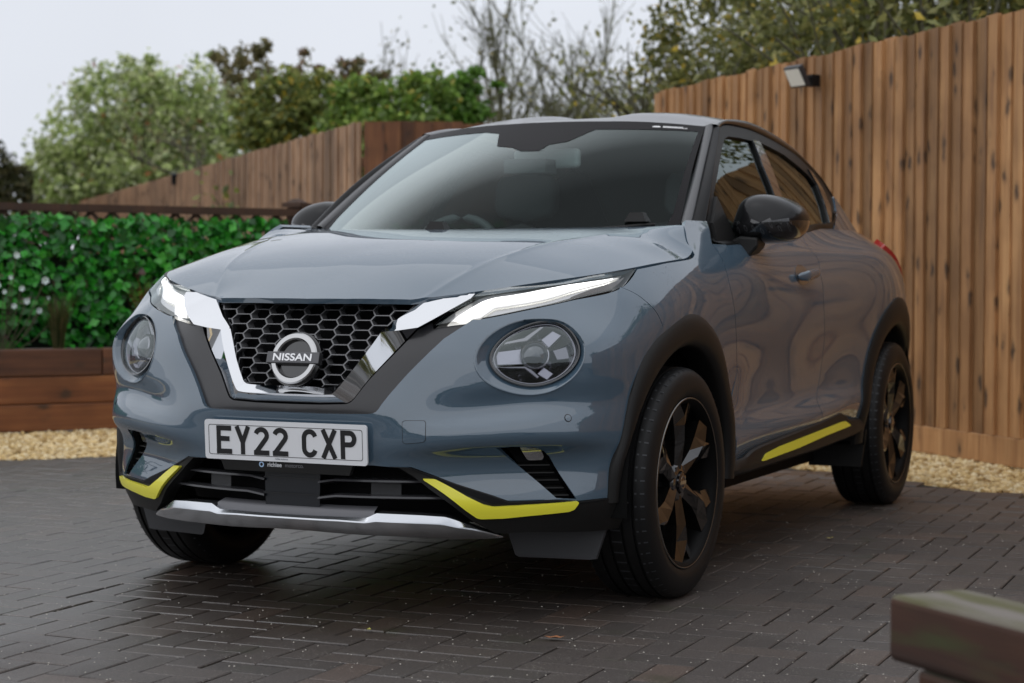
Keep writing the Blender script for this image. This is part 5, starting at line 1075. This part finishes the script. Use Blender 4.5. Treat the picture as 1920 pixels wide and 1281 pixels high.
# ---- quick leaf meshes -----------------------------------------------------------------
def leafmat(name,trans=.25,rough=.45):
    m=bpy.data.materials.new(name); m.use_nodes=True; nt=NT(m); a=nt.n('ShaderNodeAttribute',attribute_name='col'); nt.set('Base Color',a.outputs['Color']); nt.b.inputs['Roughness'].default_value=rough
    t=m.node_tree; tl=t.nodes.new('ShaderNodeBsdfTranslucent'); nt.l(a.outputs['Color'],tl.inputs['Color']); mx=t.nodes.new('ShaderNodeMixShader'); mx.inputs[0].default_value=trans
    nt.l(nt.b.outputs[0],mx.inputs[1]); nt.l(tl.outputs[0],mx.inputs[2]); nt.l(mx.outputs[0],t.nodes['Material Output'].inputs[0]); return m
LEAF=leafmat('leaf',.38); IVYM=leafmat('ivy_leaf',.15,.3)
def leaf_mesh(name,C,size,pal,m,parent=None,N=None,aspect=.6,spread=1.0,pw=None):
    """C centres; pal list of colours; folded 4-triangle leaves"""
    n=len(C); ax=RNG.normal(size=(n,3)); 
    if N is not None: ax=ax*spread+N
    ax/=np.linalg.norm(ax,axis=1,keepdims=True); r=RNG.normal(size=(n,3)); a=np.cross(ax,r); a/=np.linalg.norm(a,axis=1,keepdims=True); b=np.cross(ax,a)
    s=size*RNG.uniform(.6,1.35,(n,1)); tip=C+a*s; tail=C-a*s; l=C+b*s*aspect+ax*s*.25; rr=C-b*s*aspect+ax*s*.25
    V=np.stack([tail,rr,tip,l],1).reshape(-1,3); k=np.arange(n)*4; F=np.concatenate([np.stack([k,k+1,k+2],1),np.stack([k,k+2,k+3],1)])
    me=bpy.data.meshes.new(name); me.vertices.add(len(V)); me.vertices.foreach_set('co',V.ravel()); me.loops.add(F.size); me.loops.foreach_set('vertex_index',F.ravel().astype(np.int32)); me.polygons.add(len(F)); me.polygons.foreach_set('loop_start',np.arange(0,F.size,3,dtype=np.int32)); me.polygons.foreach_set('loop_total',np.full(len(F),3,np.int32))
    pal=np.array(pal); c=pal[RNG.choice(len(pal),n,p=pw)]*RNG.uniform(.65,1.3,(n,1)); c4=np.repeat(np.c_[c,np.ones(n)],4,axis=0)
    at=me.attributes.new('col','FLOAT_COLOR','POINT'); at.data.foreach_set('color',c4.astype(np.float32).ravel()); me.materials.append(m); me.update(); me.validate()
    return link(bpy.data.objects.new(name,me),parent)
# ---- ivy screen on trellis ------------------------------------------------------------
def pl(t,off,z): return np.array([KX[0]+dL[0]*t-nL[0]*off,KX[1]+dL[1]*t-nL[1]*off,z])
TR=empty('trellis',(0,0,0)); tag(TR,'brown diamond lattice trellis with a top rail holding the ivy','trellis'); TRW=wood('trellis_timber',(.075,.036,.020),(.04,.02,.012),(.11,.055,.03),var=.2)
def bar(mb,a,b,w,d):
    a=np.array(a);b=np.array(b);t=b-a;L=np.linalg.norm(t);t/=L; n=np.array([nL[0],nL[1],0]); s_=np.cross(n,t); s_/=np.linalg.norm(s_); mb.box((a+b)/2,(L,w,d),rot=np.stack([t,s_,np.cross(t,s_)],1)); return mb
OFF_=.62
bar(MB(),pl(.2,OFF_,1.405),pl(9.5,OFF_,1.405),.05,.06).build('top_rail',TRW,TR)
for k in range(64):
    t=.4+k*.145
    bar(MB(),pl(t,OFF_+.006,1.385),pl(t+.30,OFF_+.006,1.085),.026,.008).build('lattice_slat',TRW,TR); bar(MB(),pl(t+.30,OFF_-.004,1.385),pl(t,OFF_-.004,1.085),.026,.008).build('lattice_slat',TRW,TR)
for t in (2.55,):
    p=empty('trellis_post',pl(t,OFF_+.05,0)); tag(p,'square brown trellis post with a wide cap beside the far door mirror' if t<3 else 'square trellis post hidden among the ivy','post',group=None if t<3 else 'trellis posts in the ivy')
    mb=MB(); mb.box((0,0,.72),(.10,.10,1.44)); mb.build('post_shaft',TRW,p); mb=MB(); mb.box((0,0,1.46),(.15,.15,.03)); mb.box((0,0,1.49),(.12,.12,.03),taper=.3); mb.build('post_cap',TRW,p)
n=15000; tt_=RNG.uniform(.25,9.5,n); zz_=.50+RNG.uniform(0,1,n)**.85*.84+.035*np.sin(tt_*9)*RNG.random(n); of=OFF_-RNG.uniform(.0,.13,n)
hole=(np.sin(tt_*5.3+1)*np.cos(zz_*9)>.93)|((tt_>4.55)&(tt_<5.6)&(RNG.random(n)<.10)); tt_,zz_,of=tt_[~hole],zz_[~hole],of[~hole]
C=np.stack([KX[0]+dL[0]*tt_-nL[0]*of,KX[1]+dL[1]*tt_-nL[1]*of,zz_],1); NN_=np.tile(np.array([[nL[0],nL[1],.25]]),(len(C),1))
iv=leaf_mesh('ivy_screen',C,.035,[(.022,.21,.02),(.035,.30,.025),(.012,.10,.014),(.08,.42,.05),(.12,.07,.06)],IVYM,None,NN_,.75,.55,[.36,.27,.25,.10,.02]); tag(iv,'bright green ivy screen covering the trellis','ivy',kind='stuff')
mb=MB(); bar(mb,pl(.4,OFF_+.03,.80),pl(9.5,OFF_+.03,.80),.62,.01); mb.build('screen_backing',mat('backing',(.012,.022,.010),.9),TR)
# light through gaps in the ivy, made as pale petal-shaped flecks
FLECK=mat('gap_light_pale',(.62,.74,.72),.5)
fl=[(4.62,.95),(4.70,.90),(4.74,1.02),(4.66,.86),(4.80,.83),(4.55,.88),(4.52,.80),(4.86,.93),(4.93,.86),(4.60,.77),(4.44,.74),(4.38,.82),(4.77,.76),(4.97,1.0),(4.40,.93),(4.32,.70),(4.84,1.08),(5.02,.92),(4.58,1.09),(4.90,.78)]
SHR=empty('flecked_shrub',pl(4.7,.35,.43)); tag(SHR,'shrub with pale flecks standing for light through gaps in the ivy at the left edge','shrub')
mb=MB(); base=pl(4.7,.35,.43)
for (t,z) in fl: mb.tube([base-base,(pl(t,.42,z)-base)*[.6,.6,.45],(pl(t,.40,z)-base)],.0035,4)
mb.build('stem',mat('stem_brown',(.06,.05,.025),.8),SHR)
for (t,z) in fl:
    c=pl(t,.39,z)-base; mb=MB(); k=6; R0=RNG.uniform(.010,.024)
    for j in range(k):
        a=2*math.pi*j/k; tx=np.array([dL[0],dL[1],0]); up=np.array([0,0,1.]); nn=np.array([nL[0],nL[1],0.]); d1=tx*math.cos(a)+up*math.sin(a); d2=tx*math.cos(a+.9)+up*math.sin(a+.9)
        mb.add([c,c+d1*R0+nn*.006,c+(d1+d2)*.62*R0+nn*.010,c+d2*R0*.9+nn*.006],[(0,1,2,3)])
    mb.build('gap_light_fleck',FLECK,SHR)
# grasses in the bed
def grass(t,off,h,n,pal,label,group=None):
    b=pl(t,off,.43); G_=empty('grass_clump',b); tag(G_,label,'plant',group); V=[];F=[];cc=[]
    for i in range(n):
        a=RNG.uniform(0,6.28); l=h*RNG.uniform(.6,1.1); s_=RNG.uniform(.15,.45)*l; d_=np.array([math.cos(a),math.sin(a),0]); w=np.array([-d_[1],d_[0],0])*.004; p0=d_*.03*RNG.random(); p1=d_*s_*.4+np.array([0,0,l*.65]); p2=d_*s_+np.array([0,0,l])
        k=len(V); V+=[p0-w,p0+w,p1-w*.8,p1+w*.8,p2]; F+=[(k,k+1,k+3,k+2),(k+2,k+3,k+4)]; c=np.array(pal[RNG.integers(len(pal))])*RNG.uniform(.7,1.2); cc+=[(*c,1)]*5
    o=mk('blade',V,F,LEAF,G_); at=o.data.attributes.new('col','FLOAT_COLOR','POINT'); at.data.foreach_set('color',np.array(cc,np.float32).ravel()); o['kind']='stuff'
olive=[(.08,.09,.03),(.14,.12,.05),(.05,.07,.02)]; rust=[(.22,.10,.035),(.17,.08,.03),(.10,.07,.03)]
grass(4.95,.30,.38,150,olive,'olive grass clump in the planter at the left edge'); grass(4.35,.28,.42,170,olive,'tall straw green grass clump in the middle of the planter'); grass(3.75,.30,.50,190,rust,'rust brown feathery plant in the planter beside the headlight'); grass(3.25,.30,.40,130,olive,'dark olive plant in the planter almost hidden by the headlight'); grass(5.6,.3,.4,90,olive,'olive grass clump beyond the flecked shrub')
# ---- floodlights -------------------------------------------------------------------------
def floodlight(name,label,base,face,w,hgt,lit):
    """base on fence, face direction"""
    F_=empty(name,tuple(base)); tag(F_,label,'floodlight'); f=np.array(face,float); f/=np.linalg.norm(f); rx=np.cross([0,0,1.],f); rx/=np.linalg.norm(rx); up=np.cross(f,rx); c=f*.17+np.array([0,0,.02])
    til=math.radians(-30); ff=f*math.cos(til)+np.array([0,0,1])*math.sin(til); uu_=np.cross(ff,rx)
    Rm=np.stack([rx,uu_,ff],1)
    mb=MB(); mb.box(c,(w,hgt,.035),rot=Rm); bevel(mb.build('lamp_case',GREYP,F_),.004,1)
    mb=MB(); mb.box(c+ff*.0195,(w*.84,hgt*.80,.004),rot=Rm); mb.build('lamp_glass',mat('flood_glass',(.86,.87,.82),.35) if lit else GLOSS,F_)
    mb=MB(); mb.box(f*.05,(.07,.07,.06),rot=np.stack([rx,up,f],1)); mb.tube([f*.03,c],.018,6); mb.build('bracket',MATTE,F_)
b=np.array([-.36,5.97]); fn=nR
floodlight('floodlight','black floodlight mounted near the top of the timber fence',(b[0]+fn[0]*.03,b[1]+fn[1]*.03,2.155),(-.55,-.83,0),.15,.135,True)
q=at_depth(343,24.6); floodlight('fence_lamp','small dark lamp on the weathered fence behind the ivy',(q[0],q[1],2.22),(.4,-.9,0),.22,.16,False)
# ---- foreground sleeper ----------------------------------------------------------------
zt_=.45; P0=np.array([2.046,-2.352]); P1=np.array([2.287,-2.556]); Q0=np.array([2.032,-2.212])
ed_=(P1-P0)/np.linalg.norm(P1-P0); bk=np.array([-ed_[1],ed_[0]]); 
if bk@(Q0-P0)<0: bk=-bk
PO=empty('timber_sleeper',(P0[0],P0[1],0)); tag(PO,'weathered mossy timber sleeper end in the near right corner','sleeper'); PO.rotation_euler=(0,0,math.atan2(ed_[1],ed_[0]))
sg_=1 if np.array([-ed_[1],ed_[0]])@bk>0 else -1
MOSS=wood('mossy_sleeper',(.060,.022,.011),(.022,.010,.006),(.095,.042,.022),axis='x',grain=(24,24,1.5),var=.1); nt=NT(MOSS); old=nt.b.inputs['Base Color'].links[0].from_socket
gn=nt.n('ShaderNodeNewGeometry'); sz=nt.n('ShaderNodeSeparateXYZ'); nt.l(gn.outputs['Normal'],sz.inputs[0]); mo=nt.noise(nt.coord('Object',scale=(1.5,6,10)),2.2,3)
c1=nt.mix(nt.rng(mo,.42,.60,0,1),(.17,.15,.13),(.085,.080,.028)); c2=nt.mix(nt.rng(mo,.55,.75,0,.8),old,(.045,.055,.015)); nt.set('Base Color',nt.mix(nt.rng(sz.outputs['Z'],.3,.8,0,1),c2,c1))
mb=MB(); mb.box((.62,sg_*.075,zt_-.055),(1.25,.15,.105)); bevel(mb.build('top_sleeper',MOSS,PO),.012,3)
mb=MB(); mb.box((.66,sg_*.085,zt_-.165),(1.22,.14,.105)); bevel(mb.build('lower_sleeper',MOSS,PO),.010,2)
mb=MB(); mb.box((.67,sg_*.09,zt_-.335),(1.2,.13,.22)); bevel(mb.build('lower_sleeper',MOSS,PO),.010,2)
# ---- fallen leaves ---------------------------------------------------------------------
def fallen(px_,py_,s,colr,label,ang):
    r=CF+CR*(px_-960)/3538.8-np.array(_U)*(py_-640.5)/3538.8; k=-CAMP[2]/r[2]; q=CAMP+r*k
    pts=np.array([(-1.1,0,.18),(-.5,.42,.05),(.1,.5,.16),(.6,.3,.05),(1.0,.02,.24),(.55,-.34,.08),(0,-.46,.2),(-.55,-.36,.06),(0,0,.02)])*s
    ca,sa=math.cos(ang),math.sin(ang); pts=np.stack([pts[:,0]*ca-pts[:,1]*sa,pts[:,0]*sa+pts[:,1]*ca,pts[:,2]+.004],1)
    o=mk('fallen_leaf',pts,[(8,i,(i+1)%8) for i in range(8)],mat('dry_leaf',colr,.7)); o.location=(q[0],q[1],.003); tag(o,label,'leaf')
fallen(1041,1201,.026,(.34,.14,.06),'curled orange brown leaf lying in front of the car',.3); fallen(1556,1013,.020,(.36,.30,.10),'small yellow leaf on the paving right of the front wheel',1.2); fallen(692,1185,.012,(.40,.38,.08),'tiny yellow leaf scrap on the paving near the bottom',2.0)
# ---- trees --------------------------------------------------------------------------------
BARK=mat('bark',(.085,.075,.05),.9); nt=NT(BARK); nt.set('Base Color',nt.ramp(nt.noise(nt.coord('Object'),9,4),[(.3,(.045,.040,.028)),(.7,(.12,.115,.065))]))
BARKG=mat('mossy_bark',(.10,.10,.05),.9); nt=NT(BARKG); nt.set('Base Color',nt.ramp(nt.noise(nt.coord('Object'),7,4),[(.3,(.06,.055,.03)),(.7,(.17,.17,.075))]))
def branches(mb,p,d,l,r,depth,tips,up=.15,spread=.55,kids=(3,4)):
    n=4; P=[p]; q=np.array(p,float); dd=np.array(d,float)
    for i in range(n):
        dd=dd+RNG.normal(0,.10,3)+np.array([0,0,up*.3]); dd/=np.linalg.norm(dd); q=q+dd*l/n; P.append(q.copy())
    mb.tube(P,np.linspace(r,r*.55,n+1),5 if depth>2 else 4,cap=False)
    if depth<=2: tips+=P[1:]
    if depth==0: return
    for k in range(RNG.integers(kids[0],kids[1]+1)):
        s_=RNG.uniform(.35,1.0); i=min(n,int(s_*n)+0); nd=dd+RNG.normal(0,spread,3); nd[2]=abs(nd[2])*.6+nd[2]*.4+up; nd/=np.linalg.norm(nd)
        branches(mb,P[max(1,i)],nd,l*RNG.uniform(.55,.78),r*.52,depth-1,tips,up,spread,kids)
def tree(label,px_,dp,h,crown,pal,pw,leaves,size,lean=0,depth=3,bark=BARK,name='tree',trunk=.12,group=None,split=1,upb=.15):
    """crown: list of (dx (screen right), dz, rx, rz) ellipsoids in metres relative to base"""
    b=at_depth(px_,dp); T_=empty(name,(b[0],b[1],-.02)); tag(T_,label,'tree' if 'shrub' not in name and 'bush' not in name else 'bush',group); mb=MB(); tips=[]
    for s_ in range(split):
        d0=np.array([RNG.normal(0,.12)+lean,RNG.normal(0,.1),1.]) if split>1 else np.array([lean,0,1.]); branches(mb,(RNG.normal(0,.15)*(split>1),RNG.normal(0,.1)*(split>1),0),d0/np.linalg.norm(d0),h*.42,trunk,depth,tips,upb)
    mb.build('trunk',bark,T_,smooth=True)
    right=np.array([CR[0],CR[1],0]); fwd=np.array([CF[0],CF[1],0]); C=[]
    if crown:
        w=np.array([c[2]*c[3] for c in crown]); w=w/w.sum()
        for (dx,dz,rx,rz),ww in zip(crown,w):
            n=int(leaves*ww); k=max(3,int(n/45)); cl=RNG.normal(size=(k,3)); cl/=np.linalg.norm(cl,axis=1,keepdims=True); cl*=RNG.uniform(.35,1.0,(k,1))**.5
            c=cl[RNG.integers(k,size=n)]*1.0+RNG.normal(0,.13,(n,3)); C.append(right*(dx+c[:,:1]*rx)+fwd*(c[:,1:2]*rx*.6)+np.array([0,0,1])*(dz+c[:,2:3]*rz))
    if tips and leaves:
        tp=np.array(tips); n=max(1,int(leaves*(.25 if crown else 1))); C.append(tp[RNG.integers(len(tp),size=n)]+RNG.normal(0,.16,(n,3)))
    if C: o=leaf_mesh('crown',np.concatenate(C),size,pal,LEAF,T_,None,.55,1,pw); o['kind']='stuff'
    return T_
VAR=[(.52,.60,.24),(.68,.72,.42),(.34,.44,.13),(.80,.82,.62),(.16,.22,.07),(.45,.18,.06)]
tree('large pale variegated green bush rising above the ivy at left',290,36,5.2,[(a*1.714,.938+(b-.938)*1.714,c*1.714,d*1.714) for a,b,c,d in [(-.95,2.05,.50,.55),(-.38,2.70,.72,.70),(.3,2.72,.8,.66),(.85,2.6,.62,.62),(-.6,2.15,.85,.6),(.3,2.0,1.2,.6),(1.1,2.1,.55,.6),(-1.2,1.65,.42,.45),(-.1,3.25,.25,.2)]],VAR,[.34,.2,.27,.06,.12,.01],20000,.075,depth=3,name='variegated_bush',trunk=.06,split=3)
tree('dark olive bush at the left edge behind the ivy',15,33,2.9,[(0,2.5,.52,.62),(-.6,2.7,.6,.75)],[(.07,.075,.025),(.11,.10,.04),(.04,.05,.018)],[.5,.3,.2],5000,.06,depth=2,name='olive_bush',trunk=.05)
tree('brownish thinning tree with bare twig tips above the pale bush',455,27,4.6,[(0,3.95,.48,.45),(.15,4.3,.30,.28),(.4,3.6,.5,.4)],[(.24,.21,.09),(.30,.25,.11),(.17,.17,.07)],[.4,.3,.3],1300,.05,depth=4,bark=BARK,trunk=.09)
tree('reddish brown tree in the middle of the tree line',610,29,4.4,[(0,3.9,.65,.5),(-.3,4.25,.3,.25),(.5,4.05,.45,.3),(.1,3.3,.8,.5)],[(.24,.16,.09),(.20,.20,.075),(.32,.18,.08),(.16,.17,.055)],[.3,.3,.15,.25],2200,.055,depth=4,trunk=.09)
tree('yellow flecked green shrub above the corner fence',560,22,3.4,[(-.2,2.85,.6,.45),(.35,2.95,.5,.4),(.1,2.45,.8,.5)],[(.22,.27,.07),(.32,.34,.085),(.55,.42,.05),(.13,.17,.045)],[.42,.25,.08,.25],6500,.05,depth=2,name='yellow_shrub',trunk=.05,split=2)
tree('light green leafy shrub over the corner fence',735,21,3.3,[(-.3,2.95,.4,.35),(.2,2.9,.5,.35),(-.05,2.5,.8,.4)],[(.22,.36,.065),(.32,.44,.09),(.14,.22,.045),(.42,.38,.06)],[.4,.25,.28,.07],5200,.05,depth=2,name='leafy_shrub',trunk=.05,split=2)
tree('bright green sapling crown left of the bare trees',850,21.5,3.4,[(0,3.1,.33,.22),(.25,3.2,.28,.15),(-.1,2.75,.45,.4)],[(.14,.30,.04),(.20,.36,.06),(.09,.18,.03)],[.45,.25,.3],2800,.05,depth=3,name='tree',trunk=.05)
BL=[(.17,.18,.07),(.12,.13,.05),(.26,.22,.06)]
for i,(px_,dp,hh_,sp_n,lb) in enumerate([(880,30,6.2,2,'slim bare tree at the left of the bare group'),(968,28,7.0,3,'bare mossy tree with many upright branches above the windscreen'),(1092,29,7.2,2,'bare tree with a straight mossy trunk over the car roof'),(1172,30,6.8,2,'thin bare tree beside the fence end'),(1030,33,6.2,2,'faint bare tree between two larger bare trees'),(1230,32,6.6,2,'bare tree partly hidden by the right end of the fence')]):
    tree(lb,px_,dp,hh_,[],BL,[.5,.3,.2],520,.045,depth=4,bark=BARKG,trunk=.085,split=sp_n,upb=.28)
HD=[(.22,.23,.07),(.31,.30,.10),(.13,.145,.045),(.62,.46,.07)]
for px0,dp,w,h0,lb in [(790,24,1.3,1.75,'low brown undergrowth left of the car roof'),(960,25,1.5,1.75,'low scrub under the bare trees'),(1120,26,1.5,1.8,'low scrub at the foot of the straight bare tree'),(1230,24,1.0,1.8,'low scrub by the fence end')]:
    tree(lb,px0,dp,2.4,[(0,h0+.60,w*.6,.45)],[(.15,.14,.065),(.20,.17,.08),(.10,.10,.04),(.40,.30,.07)],[.4,.3,.25,.05],3000,.045,depth=2,name='scrub_bush',trunk=.03,split=2)
for px_,dp,hh_,cr,lb in [(1340,19,5.2,[(0,3.2,.7,.9),(.1,2.4,.8,.7)],'olive green tree rising behind the left part of the timber fence'),(1470,17,5.2,[(0,3.1,.8,.8),(0,2.4,.9,.6)],'yellow flecked olive tree above the floodlight'),(1610,15.5,5.0,[(0,2.95,.9,.6),(.2,2.5,.9,.5)],'dense olive tree with yellow leaves above the middle of the fence'),(1770,14,5.6,[(0,2.95,.9,.6),(0,2.5,.9,.5),(.1,4.0,.9,.9)],'darker green tree above the right part of the fence'),(1910,13,5.6,[(0,2.9,.9,.6),(.3,2.6,.9,.6),(.3,3.9,1.0,1.0)],'dark green tree at the top right corner')]:
    tree(lb,px_,dp,hh_,cr,HD,[.42,.25,.27,.06],6500,.042,depth=3,trunk=.07,split=2)
# beyond the frame on the right and behind the camera: only seen in the car's reflections
for i,(x,y,hh_) in enumerate([(5.0,3.4,4.0),(9.8,-1.6,4.0)]):
    b=np.array([x,y]); T_=empty('tree',(x,y,0)); tag(T_,'dark tree over the fence seen only as a reflection in the side windows','tree','trees reflected in the car side'); mb=MB(); tips=[]; branches(mb,(0,0,0),(0,0,1.),hh_*.42,.10,2,tips); mb.build('trunk',BARK,T_)
    cl=RNG.normal(size=(30,3)); cl/=np.linalg.norm(cl,axis=1,keepdims=True); c=cl[RNG.integers(30,size=2600)]*RNG.uniform(.4,1,(2600,1))+RNG.normal(0,.12,(2600,3)); o=leaf_mesh('crown',c*[1.2,1.2,1.2]+[0,0,2.7],.09,HD,LEAF,T_,None,.55,1,[.42,.25,.27,.06]); o['kind']='stuff'
hb_=np.array([(-9,-15),(-1,-17.5),(8,-18.5),(16,-16)])
for i,(x,y) in enumerate([(-8,-14.5),(-4,-16),(0,-17),(4,-17.6),(8,-17.6),(12,-16.5)]):
    T_=empty('hedge_bush',(x,y,0)); tag(T_,'dark hedge bush seen only as a reflection in the car front','bush','hedge reflected in the car front'); mb=MB(); tips=[]; branches(mb,(0,0,0),(0,0,1.),1.2,.06,2,tips); mb.build('trunk',BARK,T_)
    cl=RNG.normal(size=(40,3)); cl/=np.linalg.norm(cl,axis=1,keepdims=True); c=cl[RNG.integers(40,size=2400)]*RNG.uniform(.4,1,(2400,1))+RNG.normal(0,.12,(2400,3)); o=leaf_mesh('crown',c*[2.3,1.0,.75]+[0,0,.75],.11,HD,LEAF,T_,None,.55,1,[.42,.25,.27,.06]); o['kind']='stuff'
